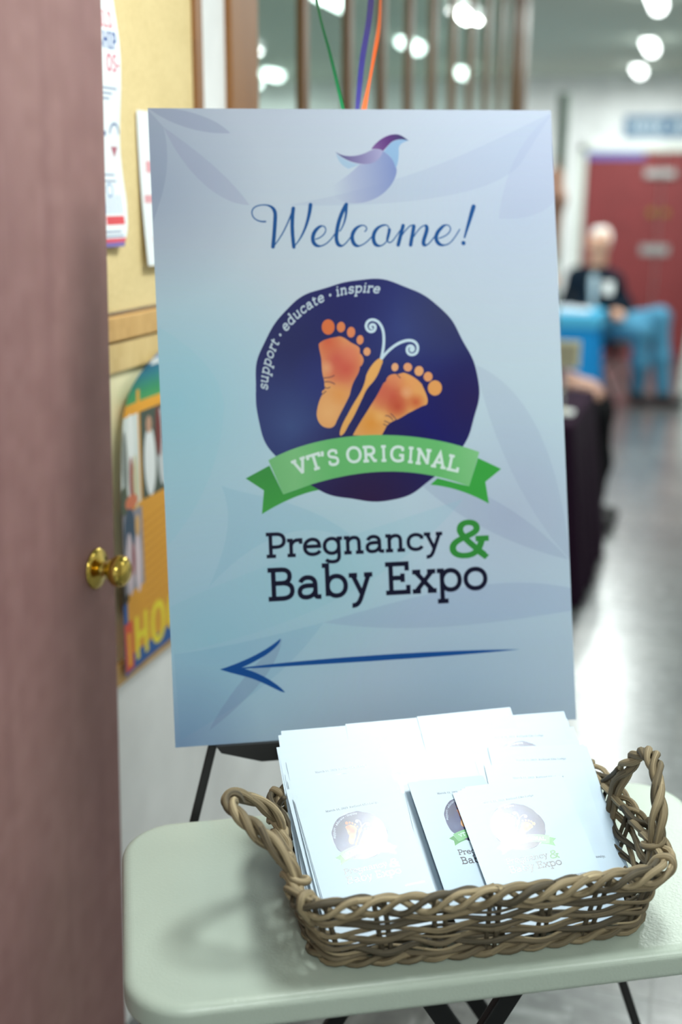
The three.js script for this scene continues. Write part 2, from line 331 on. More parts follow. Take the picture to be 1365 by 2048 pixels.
const TOES = [[251.7, 324.3, 9.7, 11.5], [271.0, 324.8, 6.3, 8.0], [285.9, 332.7, 6.2, 8.1], [299.0, 344.5, 5.3, 7.1], [308.7, 362.3, 5.4, 6.3], [350.2, 386.6, 5.3, 6.3], [369.9, 387.1, 6.6, 6.5], [386.8, 393.3, 6.9, 7.6], [400.4, 402.2, 6.9, 7.3], [410.2, 419.5, 10.8, 11.6]];
const FOOT_L = 'M 236.5 349.2 C 243.0 341.7 258.5 340.5 267.8 338.5 C 275.5 339.4 279.9 344.9 286.0 348.8 C 290.5 351.3 295.9 352.9 298.0 357.6 L 297.7 364.5 C 302.3 367.7 303.6 373.8 302.7 376.9 C 300.9 381.4 300.0 383.7 296.9 384.4 C 296.6 392.1 291.7 398.1 288.3 404.1 C 283.3 411.6 281.3 422.3 279.6 426.9 C 272.8 440.5 262.9 455.5 257.9 466.0 C 254.4 475.1 248.2 475.6 242.1 473.9 C 233.0 472.0 227.3 460.4 229.3 449.8 C 231.2 439.2 234.7 430.1 238.8 424.1 C 236.7 419.5 239.8 418.0 243.0 416.6 C 241.6 412.0 243.4 405.9 241.3 399.7 C 238.7 390.5 240.1 375.3 238.8 367.6 C 237.6 359.9 236.3 355.3 236.5 349.2 Z';
const FOOT_R = 'M 281.8 486.7 C 290.1 471.7 301.7 456.7 311.6 441.7 C 319.9 431.1 326.6 419.0 331.7 410.0 C 334.9 408.5 336.5 407.0 336.6 403.9 C 340.0 397.9 344.8 396.5 351.0 396.9 C 355.6 398.3 358.9 395.3 363.6 395.1 C 376.0 398.9 385.2 406.8 390.4 413.2 C 392.5 419.4 396.9 427.3 398.2 435.1 C 398.8 439.7 397.8 444.3 394.6 445.0 C 388.2 446.4 381.8 450.0 373.7 453.6 C 364.2 457.2 357.6 463.1 348.1 465.9 C 341.8 468.0 335.3 471.7 332.0 477.7 C 330.3 480.7 328.6 483.7 325.2 489.0 Z';
const WING_BODY = 'M 328.6 372.2 C 333.2 374.6 333.0 377.7 329.6 383.7 C 326.1 392.9 321.0 403.5 312.9 411.0 C 306.4 416.9 303.1 423.0 299.6 430.5 C 292.9 442.6 284.4 460.7 276.2 471.2 C 271.2 480.2 267.8 486.2 263.2 486.8 C 260.3 482.9 265.3 472.4 270.3 463.4 C 277.0 452.8 283.7 440.8 290.3 431.8 C 298.5 419.8 303.6 410.7 305.6 398.5 C 310.8 386.3 320.7 374.3 328.6 372.2 Z';
const FEELERS = ['M 330.1 372.2 C 336.5 351.6 337.3 331.6 330.7 322.2 C 326.3 314.4 317.0 312.7 312.2 317.2 C 305.7 323.2 309.9 333.3 317.0 332.7 C 324.0 332.0 325.2 322.1 319.0 321.9 C 315.1 321.9 313.3 326.4 317.2 327.7', 'M 330.9 373.0 C 341.6 359.4 356.1 349.0 370.4 347.0 C 384.6 345.8 389.7 355.9 384.6 365.1 C 379.6 371.1 369.4 369.3 369.8 360.9 C 370.1 353.1 380.3 353.4 380.0 360.3 C 379.1 364.2 373.6 363.3 376.1 359.0'];
const CREASES = ['M 242.1 399.8 C 248.3 399.9 254.5 399.3 257.7 396.4', 'M 243.4 405.9 C 249.6 404.6 254.2 407.0 257.9 409.4', 'M 243.1 413.5 C 245.3 416.7 248.4 415.2 250.8 413.8', 'M 238.8 424.1 L 244.4 419.7', 'M 332.7 459.2 C 337.5 457.9 342.0 462.6 343.4 465.8', 'M 340.7 456.4 C 345.2 459.7 346.7 462.8 348.9 465.9', 'M 330.8 466.9 L 338.5 470.2', 'M 329.1 471.4 L 335.2 474.7', 'M 352.5 397.4 L 357.8 403.0'];
const BAND = 'M 154.1 519.4 C 231.0 478.7 366.1 474.4 474.9 518.6 L 456.7 569.8 C 363.7 530.9 273.2 536.3 174.0 570.6 Z';
const TAIL_L = 'M 119.5 544.9 L 155.3 527.3 L 174.0 570.6 L 220.3 556.3 L 230.3 565.6 C 197.6 570.1 167.6 583.5 141.2 598.4 L 145.6 563.5 Z';
const TAIL_R = 'M 472.4 527.5 L 507.8 545.4 L 482.3 564.0 L 486.4 597.2 C 462.4 582.7 432.2 569.4 397.2 565.0 L 408.3 555.9 L 456.7 569.8 Z';

function badge(ctx) {
  const P = (d) => new Path2D(d);
  let g = ctx.createLinearGradient(0, 540, 0, 600); g.addColorStop(0, '#3f9a46'); g.addColorStop(1, '#46a94a');
  ctx.fillStyle = g; ctx.fill(P(TAIL_L)); ctx.fillStyle = '#3dab45'; ctx.fill(P(TAIL_R));
  // the round blot with its wavering edge
  const c = [306.8, 420], blot = new Path2D();
  for (let i = 0; i <= 180; i++) { const a = i / 180 * Math.PI * 2, k = 1 + 0.010 * Math.sin(5 * a + 1) + 0.008 * Math.sin(9 * a + 2.2) + 0.004 * Math.sin(17 * a), x = c[0] + 169.5 * k * Math.cos(a), y = c[1] + 166 * k * Math.sin(a); i ? blot.lineTo(x, y) : blot.moveTo(x, y); }
  ctx.save(); ctx.clip(blot);
  ctx.fillStyle = '#1d2160'; ctx.fillRect(100, 200, 420, 420);
  const wash = (x, y, r, col) => { const q = ctx.createRadialGradient(x, y, 0, x, y, r); q.addColorStop(0, col); q.addColorStop(1, col.replace(/[\d.]+\)$/, '0)')); ctx.fillStyle = q; ctx.fillRect(100, 200, 420, 420); };
  wash(190, 470, 120, 'rgba(66,86,140,0.9)'); wash(370, 330, 110, 'rgba(62,78,140,0.7)'); wash(440, 300, 90, 'rgba(56,60,96,0.8)'); wash(400, 480, 120, 'rgba(18,14,104,0.85)');
  wash(300, 590, 150, 'rgba(46,18,66,0.95)'); wash(470, 440, 80, 'rgba(38,22,84,0.8)'); wash(200, 330, 90, 'rgba(34,38,92,0.7)'); wash(270, 290, 90, 'rgba(30,30,96,0.8)'); wash(250, 400, 60, 'rgba(44,52,126,0.6)');
  ctx.restore();
  // support • educate • inspire, round the upper left rim
  const txt = 'support • educate • inspire', tot = [...txt].reduce((a, ch) => a + GL[ch][0], 0), R = 146, a0 = rad(178.5), a1 = rad(80.5);
  let s = 0; ctx.strokeStyle = '#c6d4dc';
  for (const ch of txt) { const a = a0 + (a1 - a0) * (s + GL[ch][0] / 2) / tot; ctx.save(); ctx.translate(c[0] + R * 1.02 * Math.cos(a), c[1] - R * Math.sin(a)); ctx.rotate(Math.PI / 2 - a); ctx.transform(1, 0, -0.2, 1, 0, 0); ctx.scale(0.0192, 0.0212); ctx.translate(-GL[ch][0] / 2, 0); slabLetter(ctx, ch, 122); ctx.restore(); s += GL[ch][0]; }
  // footprints
  const foot = (d, base, spots) => { const p = P(d); ctx.save(); ctx.clip(p); ctx.fillStyle = base; ctx.fillRect(200, 300, 240, 220); for (const [x, y, r, col] of spots) wash(x, y, r, col); ctx.restore(); };
  foot(FOOT_L, '#f0a868', [[262, 372, 42, 'rgba(214,92,76,0.85)'], [276, 388, 36, 'rgba(212,84,70,0.85)'], [250, 345, 26, 'rgba(214,86,58,0.8)'], [285, 362, 22, 'rgba(234,128,98,0.7)'], [246, 452, 30, 'rgba(250,186,120,0.8)'], [264, 425, 20, 'rgba(240,158,84,0.8)'], [246, 385, 14, 'rgba(246,178,128,0.8)']]);
  foot(FOOT_R, '#f0aa62', [[345, 430, 36, 'rgba(206,84,62,0.9)'], [325, 420, 34, 'rgba(216,98,80,0.85)'], [352, 446, 20, 'rgba(196,70,48,0.8)'], [380, 440, 16, 'rgba(206,84,48,0.8)'], [376, 410, 24, 'rgba(244,162,98,0.8)'], [350, 404, 18, 'rgba(234,138,98,0.8)'], [366, 425, 12, 'rgba(248,182,134,0.7)'], [310, 470, 26, 'rgba(236,152,60,0.9)'], [325, 460, 14, 'rgba(250,186,110,0.7)']]);
  ctx.strokeStyle = '#3b2c4c'; ctx.lineWidth = 1.1; ctx.lineCap = 'round'; for (const d of CREASES) ctx.stroke(P(d));
  TOES.forEach(([x, y, a, b], i) => { ctx.fillStyle = ['#e2723f', '#e58450', '#e8885a', '#ec9462', '#f0a674', '#f2ae7c', '#f0a474', '#f2ac72', '#f0a26a', '#f0a45c'][i]; ctx.beginPath(); ctx.ellipse(x, y, a, b, i === 0 ? 0.1 : i < 5 ? 0.15 : 0.3, 0, 7); ctx.fill(); });
  ctx.fillStyle = '#f4b163'; ctx.fill(P(WING_BODY));
  ctx.strokeStyle = '#d3e8f2'; ctx.lineWidth = 4.2; for (const d of FEELERS) ctx.stroke(P(d));
  // the band over it
  g = ctx.createLinearGradient(154, 0, 475, 0); g.addColorStop(0, '#7cc47f'); g.addColorStop(0.12, '#86cb87'); g.addColorStop(0.3, '#6fc174'); g.addColorStop(0.8, '#6fc374'); g.addColorStop(1, '#8bcf8c');
  ctx.fillStyle = g; ctx.fill(P(BAND));
  const L = [['V', 205.2, 541.5, -19], ['T', 226.2, 535.6, -15], ['’', 238.8, 532.4, -12], ['S', 252.6, 530.6, -9], ['O', 283.1, 527.6, -4], ['R', 306.5, 527.2, -1], ['I', 327.5, 527.4, 0], ['G', 348.0, 528.8, 3], ['I', 367.5, 531.0, 6], ['N', 386.5, 534.4, 9], ['A', 410.0, 540.1, 12], ['L', 431.0, 545.6, 14]];
  ctx.strokeStyle = '#e6f5ee';
  for (const [ch, x, y, a] of L) { ctx.save(); ctx.translate(x, y); ctx.rotate(rad(a)); ctx.scale(ch === 'S' || ch === 'I' ? 0.031 : 0.0355, 0.0345); ctx.translate(-GL[ch][0] / 2, 0); slabLetter(ctx, ch, 124); ctx.restore(); }
}
function expoTitle(ctx, ink = '#04062a') {
  ctx.strokeStyle = ink;
  slab(ctx, 'Pregnancy', 144.4, 663.7, 37, 266, 98);
  slab(ctx, 'Baby', 144.4, 727.6, 48.5, 156, 98);
  slab(ctx, 'Expo', 321, 727.6, 48.5, 157, 98);
  ctx.strokeStyle = '#36943d'; slab(ctx, '&', 421, 677.5, 56, 59, 102);
}
const PETALS = [
  ['M -0.4 -0.8 C 41.1 -3.3 96.3 10.5 118.6 36.2 C 76.5 38.6 30.7 24.7 -0.4 -0.8 Z', 'rgba(126,132,164,0.29)'],
  ['M 21.4 27.1 C 61.8 57.4 111.5 94.9 142.4 142.1 C 95.5 141.8 46.6 90.1 21.4 27.1 Z', 'rgba(140,142,174,0.23)'],
  ['M 21.4 27.1 C 33.1 80.7 17.3 127.3 -3.0 173.7 L -0.5 1.6 Z', 'rgba(130,142,168,0.27)'],
  ['M 612.1 3.4 C 519.8 42.7 418.0 105.4 199.0 142.5 C 367.2 148.4 516.1 130.0 558.3 81.6 Z', 'rgba(150,158,190,0.18)'],
  ['M 612.1 3.4 C 559.9 42.6 532.8 91.3 520.5 164.7 C 574.2 169.0 615 150 615 120 Z', 'rgba(150,160,196,0.16)'],
  ['M 0.3 317.9 C 54.3 351.8 90.0 390.2 92.7 437.2 C 84.4 526.0 44.4 594.5 1.0 639.1 Z', 'rgba(140,206,224,0.13)'],
  ['M 365.2 546.4 C 448.4 554.5 545.8 611.9 608.3 688.1 C 518.5 664.2 421.3 611.3 365.2 546.4 Z', 'rgba(146,152,190,0.23)'],
  ['M 475.4 386.2 C 553.9 422.4 600.2 521.5 610.8 688.2 C 545.6 616.8 490.8 493.2 475.4 386.2 Z', 'rgba(160,168,200,0.23)'],
  ['M 1.9 727.7 C 153.7 665.4 298.5 629.7 447.0 588.3 C 343.9 703.6 196.9 766.9 3.7 797.6 Z', 'rgba(150,206,222,0.20)'],
  ['M 611.5 732.3 C 516.6 707.8 416.9 717.1 225.6 763.8 C 364.7 791.1 488.6 779.0 612.6 766.6 Z', 'rgba(140,156,196,0.23)'],
  ['M 3.7 797.6 C 78.1 792.8 149.0 778.3 225.6 763.8 C 170.3 836.2 97.9 878.5 7.7 923.7 Z', 'rgba(120,170,204,0.20)'],
  ['M 163.0 783.8 C 156.5 825.9 112.3 870.1 49.8 912.7 C 75.0 867.6 114.2 823.2 163.0 783.8 Z', 'rgba(122,134,178,0.27)'],
  ['M 83.2 554.1 C 129.2 574.8 233.3 579.2 297.1 663.0 C 232.3 602.9 146.4 613.2 58.5 702.7 C 88.9 643.4 100.1 597.0 83.2 554.1 Z', 'rgba(132,186,212,0.20)'],
];
function petals(ctx) {
  const lg = ctx.createLinearGradient(0, 0, 0, 934); lg.addColorStop(0, '#bcc3d1'); lg.addColorStop(0.3, '#c8d4de'); lg.addColorStop(0.55, '#c8dce8'); lg.addColorStop(0.8, '#c8dcec'); lg.addColorStop(1, '#c2d4e8');
  ctx.fillStyle = lg; ctx.fillRect(0, 0, 610, 934);
  const wash = (x, y, r, col) => { const q = ctx.createRadialGradient(x, y, 0, x, y, r); q.addColorStop(0, col); q.addColorStop(1, col.replace(/[\d.]+\)$/, '0)')); ctx.fillStyle = q; ctx.fillRect(0, 0, 610, 934); };
  wash(20, 430, 240, 'rgba(162,216,232,0.8)'); wash(60, 780, 260, 'rgba(156,208,230,0.7)'); wash(560, 160, 240, 'rgba(176,186,212,0.5)'); wash(420, 860, 220, 'rgba(170,198,224,0.5)'); wash(10, 930, 120, 'rgba(118,148,188,0.7)'); wash(0, 120, 170, 'rgba(160,172,194,0.7)'); wash(240, 690, 160, 'rgba(160,212,220,0.5)'); wash(520, 610, 160, 'rgba(186,192,216,0.6)');
  for (const [d, c] of PETALS) { ctx.fillStyle = c; ctx.fill(new Path2D(d)); }
}
function signArt() {
  const k = 2, c = canvas(610 * k, 934 * k), ctx = c.getContext('2d'); ctx.scale(k, k);
  petals(ctx);
  const D = (d, a) => { ctx.fillStyle = a; ctx.fill(new Path2D(d)); };
  let g = ctx.createLinearGradient(265, 110, 365, 100); g.addColorStop(0, 'rgba(160,166,196,0)'); g.addColorStop(0.35, 'rgba(152,158,196,0.55)'); g.addColorStop(1, '#7d8bbb');
  D('M 309.4 82.4 C 328.3 82.4 338.6 74.7 345.9 62.1 C 356.8 69.3 365.3 80.3 365.4 89.1 C 366.7 100.1 354.5 122.1 331.7 133.0 C 320.4 138.4 306.9 141.6 290.3 140.4 C 276.1 137.0 265.4 128.2 260.4 116.2 C 277.3 108.6 294.3 97.7 309.4 82.4 Z', g);
  D('M 274.6 65.9 C 276.4 75.8 281.6 84.5 292.5 88.9 C 298.1 86.8 304.8 84.6 309.4 82.4 C 295.0 80.2 283.1 73.6 274.6 65.9 Z', 'rgba(150,182,212,0.65)');
  D('M 385.7 46.7 C 375.8 43.4 363.4 45.0 356.3 52.2 C 352.8 56.0 349.3 60.5 347.0 62.7 C 356.8 69.3 362.1 75.9 364.3 89.1 C 368.6 80.3 370.2 69.3 370.1 59.4 C 370.3 53.8 374.4 49.4 385.7 46.7 Z', '#8fb0d2');
  g = ctx.createLinearGradient(274, 63, 346, 66); g.addColorStop(0, '#4c4e7c'); g.addColorStop(0.3, '#776c9a'); g.addColorStop(1, '#a8a4c8');
  D('M 273.6 63.2 C 285.4 72.5 306.5 72.5 326.9 61.6 C 334.9 58.3 341.5 59.9 345.9 62.1 C 343.3 70.4 337.4 78.0 327.2 80.8 C 311.5 84.6 287.4 78.0 273.6 63.2 Z', g);
  g = ctx.createLinearGradient(330, 60, 386, 46); g.addColorStop(0, '#7d5a92'); g.addColorStop(0.5, '#5b2f76'); g.addColorStop(1, '#2f3560');
  D('M 328.1 59.4 C 340.0 42.9 358.2 35.7 369.3 37.5 C 377.1 38.9 381.4 43.9 385.7 46.7 C 374.7 42.8 363.4 45.0 357.5 50.5 C 352.9 54.9 349.3 59.4 345.9 62.1 C 340.4 58.3 333.7 59.4 328.1 59.4 Z', g);
  ctx.strokeStyle = '#0a4c8c'; for (const [d, t] of WELCOME) penStroke(ctx, d, 1.5, 5.4, t);
  ctx.fillStyle = '#0a4c8c'; ctx.beginPath(); ctx.arc(463.8, 201.5, 3.3, 0, 7); ctx.fill();
  badge(ctx); expoTitle(ctx);
  D('M 100.0 823.3 C 229.1 814.7 407.6 815.1 525.1 821.2 C 407.2 825.7 264.0 825.6 99.9 825.0 Z', '#0d52a0');
  D('M 69.7 823.8 C 96.8 816.9 135.3 803.7 160.5 783.7 C 162.6 789.7 145.7 804.3 124.5 813.4 C 114.0 818.6 107.0 821.0 100.0 823.6 C 123.9 828.9 154.2 850.0 164.1 863.4 C 158.8 865.2 133.6 845.1 106.3 836.5 C 92.7 832.1 79.2 827.8 69.7 823.8 Z', '#0d52a0');
  return canvasTex(c);
}
// the programme's cover, 140 x 216 mm
function coverArt() {
  const k = 5, c = canvas(140 * k, 216 * k), r = canvas(140 * k, 216 * k), out = [];
  for (const [cv, rough] of [[c, false], [r, true]]) {
    const ctx = cv.getContext('2d'); ctx.scale(k, k);
    if (rough) { ctx.fillStyle = '#808080'; ctx.fillRect(0, 0, 140, 216); } else { const g = ctx.createLinearGradient(0, 0, 30, 216); g.addColorStop(0, '#dbe9f2'); g.addColorStop(0.5, '#d2e5f1'); g.addColorStop(1, '#cadff0'); ctx.fillStyle = g; ctx.fillRect(0, 0, 140, 216); }
    const ink = rough ? '#484848' : '#27324c';
    ctx.fillStyle = ink; ctx.font = 'bold 4.1px serif'; ctx.textAlign = 'center'; ctx.fillText('March 11, 2023  Rutland Elks Lodge', 72, 24);
    ctx.font = 'italic bold 4.6px serif'; ctx.textAlign = 'right'; ctx.fillText('community.', 133, 150);
    ctx.save(); ctx.translate(70, 66); ctx.scale(0.213, 0.213); ctx.translate(-306.8, -420);
    if (!rough) { badge(ctx); expoTitle(ctx); } else { ctx.fillStyle = '#484848'; ctx.beginPath(); ctx.ellipse(306.8, 420, 170, 167, 0, 0, 7); ctx.fill(); for (const d of [BAND, TAIL_L, TAIL_R]) ctx.fill(new Path2D(d)); ctx.strokeStyle = '#484848'; slab(ctx, 'Pregnancy', 144.4, 663.7, 37, 266, 98); slab(ctx, 'Baby', 144.4, 727.6, 48.5, 156, 98); slab(ctx, 'Expo', 321, 727.6, 48.5, 157, 98); slab(ctx, '&', 421, 677.5, 56, 59, 102); }
    ctx.restore();
    out.push(canvasTex(cv, !rough));
  }
  return out;
}

// ---------------------------------------------------------------- the welcome sign on its easel
const BX = V(0.897, 0.011, -0.442).normalize(), BZ0 = V(0.423, 0.269, 0.865), BY = BZ0.clone().cross(BX).normalize(), BZ = BX.clone().cross(BY);
const SIGN_Q = new THREE.Quaternion().setFromRotationMatrix(new THREE.Matrix4().makeBasis(BX, BY, BZ)), SIGN_C = V(-0.481, 1.2865, -1.6245);
{
  const s = thing('welcome_sign', 'large pale blue foam board poster reading Welcome! with an arrow', 'sign', SIGN_C.toArray()); s.quaternion.copy(SIGN_Q);
  const W = 0.61, H = 0.934;
  const face = new THREE.PlaneGeometry(W, H); face.translate(0, 0, 0.0004);
  part('printed_face', face, phys(0xffffff, { map: signArt(), color: 0xd2d3d6, roughness: 0.4, specularIntensity: 0.3 }), s);
  const core = rbox(W, H, 0.005, 0.0006, 1); core.translate(0, 0, -0.0026); part('foam_core', core, M.white, s);
}
{
  const e = thing('display_easel', 'black tripod easel carrying the welcome sign behind the table', 'easel', SIGN_C.toArray()); e.quaternion.copy(SIGN_Q);
  const inv = SIGN_Q.clone().invert(), local = (p) => p.clone().sub(SIGN_C).applyQuaternion(inv), world = (p) => p.clone().applyQuaternion(SIGN_Q).add(SIGN_C);
  for (const s of [-1, 1]) {
    const a = V(s * 0.012, 0.345, -0.022), b = V(s * 0.5, -1.335, -0.03), wa = world(a), wb = world(b);
    const t = wa.y / (wa.y - wb.y), foot = local(wa.clone().lerp(wb, t).setY(0.006));
    const leg = part('leg', flatBar(a, foot, 0.013, 0.011, V(0, 0, 1)), M.black, e);
    const cap = new THREE.SphereGeometry(0.009, 12, 8); cap.translate(foot.x, foot.y, foot.z); part('rubber_foot', cap, M.black, leg);
  }
  const top = V(0, 0.36, -0.03), wt = world(top), rf = local(V(wt.x - 0.24, 0.006, wt.z - 0.5));
  part('rear_leg', flatBar(top, rf, 0.013, 0.011, V(0, 0, 1)), M.black, e);
  part('mast', flatBar(V(0, 0.3, -0.022), V(0, 0.455, -0.02), 0.022, 0.012, V(0, 0, 1)), M.black, e);
  const sh = new THREE.Shape(); sh.moveTo(-0.245, -0.4685); sh.lineTo(0.245, -0.4685); sh.lineTo(0.238, -0.478); sh.lineTo(0.18, -0.494); sh.lineTo(-0.18, -0.494); sh.lineTo(-0.238, -0.478);
  const lg = new THREE.ExtrudeGeometry(sh, { depth: 0.035, bevelEnabled: true, bevelSize: 0.001, bevelThickness: 0.001, bevelSegments: 2 }); lg.translate(0, 0, -0.028);
  part('ledge', lg, M.black, e);
  part('ledge_lip', rboxAt(-0.03, 0.03, -0.47, -0.458, 0.002, 0.008, 0.001), M.black, e);
  // curling ribbons tied to the mast
  const rib = (name, label, col, pts, w) => {
    const c = new THREE.CatmullRomCurve3(pts), n = 60, pos = [], idx = [];
    for (let i = 0; i <= n; i++) { const p = c.getPoint(i / n), t = c.getTangent(i / n), a = 0.5 * Math.sin(i / n * 5 + pts[0].x * 60), side = V(Math.cos(a), 0, Math.sin(a)); side.addScaledVector(t, -side.dot(t)).normalize().multiplyScalar(w(i / n) / 2); pos.push(p.x - side.x, p.y - side.y, p.z - side.z, p.x + side.x, p.y + side.y, p.z + side.z); if (i < n) idx.push(i * 2, i * 2 + 1, i * 2 + 2, i * 2 + 1, i * 2 + 3, i * 2 + 2); }
    const g = new THREE.BufferGeometry(); g.setAttribute('position', new THREE.Float32BufferAttribute(pos, 3)); g.setIndex(idx); g.computeVertexNormals();
    const m = new THREE.Mesh(g, std(col, { roughness: 0.35, side: THREE.DoubleSide })); m.name = name; m.castShadow = m.receiveShadow = true; scene.add(m); tag(m, label, 'ribbon', 'balloon ribbons');
  };
  const W3 = (x, y, z) => world(V(x, y, z));
  rib('balloon_ribbon', 'green curling ribbon rising above the sign, left of the purple one', 0x1f8a55, [W3(0.002, 0.40, -0.036), W3(-0.011, 0.48, -0.038), W3(-0.026, 0.56, -0.04), W3(-0.042, 0.64, -0.045), W3(-0.05, 0.78, -0.05), W3(-0.05, 1.0, -0.04)], () => 0.0055);
  rib('balloon_ribbon_001', 'purple curling ribbon rising above the sign between green and orange', 0x3f3a8c, [W3(-0.002, 0.40, -0.044), W3(0.012, 0.48, -0.048), W3(0.024, 0.56, -0.05), W3(0.04, 0.64, -0.05), W3(0.05, 0.8, -0.05), W3(0.045, 1.0, -0.04)], (t) => 0.003 + 0.011 * Math.min(1, t * 1.5));
  rib('balloon_ribbon_002', 'orange curling ribbon rising above the sign, rightmost of three', 0xf0703c, [W3(0.004, 0.40, -0.052), W3(0.023, 0.48, -0.056), W3(0.042, 0.56, -0.058), W3(0.056, 0.63, -0.06), W3(0.062, 0.8, -0.06), W3(0.06, 1.0, -0.05)], (t) => 0.0045 + 0.004 * Math.sin(t * 9) ** 2);
}

// ---------------------------------------------------------------- the folding table
const TURN = Math.asin(0.477);
const onTable = (e, y, n) => [0.879 * e + 0.477 * n, y, -0.477 * e + 0.879 * n];
{
  const t = thing('folding_table', 'small off-white plastic folding table with rounded corners', 'table', onTable(0.383, 0, -1.298), TURN);
  const hw = 0.417, hd = 0.203, R = 0.062, b = 0.014, sh = new THREE.Shape(), x = hw - b, z = hd - b;
  sh.moveTo(-x + R, -z); sh.lineTo(x - R, -z); sh.absarc(x - R, -z + R, R, -Math.PI / 2, 0); sh.lineTo(x, z - R); sh.absarc(x - R, z - R, R, 0, Math.PI / 2); sh.lineTo(-x + R, z); sh.absarc(-x + R, z - R, R, Math.PI / 2, Math.PI); sh.lineTo(-x, -z + R); sh.absarc(-x + R, -z + R, R, Math.PI, Math.PI * 1.5);
  const g = new THREE.ExtrudeGeometry(sh, { depth: 0.041 - 2 * 0.012, bevelEnabled: true, bevelThickness: 0.012, bevelSize: b, bevelSegments: 8, curveSegments: 16 });
  g.rotateX(-Math.PI / 2); g.translate(0, 0.74 - 0.041 + 0.012, 0);
  const peb = dataTex(256, (u, v) => grey(255 * fbm(u * 90, v * 90, 90, 17, 2)), false, 5);
  part('tabletop', mergeVertices(g), phys(0xb2bdb1, { roughness: 0.31, bumpMap: peb, bumpScale: 0.00025 }), t);
  // black folding legs: two crossed flat frames and their rails
  for (const zz of [-0.165, 0.155]) for (const s of [-1, 1]) part('leg', flatBar(V(s * 0.06 + 0.0, 0.69, zz), V(-s * 0.34, 0.012, zz + s * 0.016), 0.026, 0.014, V(0, 0, 1)), M.blackMetal, t);
  for (const xx of [-0.34, 0.34]) part('foot_rail', bar(V(xx, 0.014, -0.19), V(xx, 0.014, 0.18), 0.013), M.blackMetal, t);
  part('under_rail', rboxAt(-0.2, 0.0, 0.672, 0.698, 0.12, 0.16, 0.004), M.blackMetal, t);
  part('under_rail', rboxAt(-0.2, 0.2, 0.672, 0.698, -0.18, -0.15, 0.004), M.blackMetal, t);
}

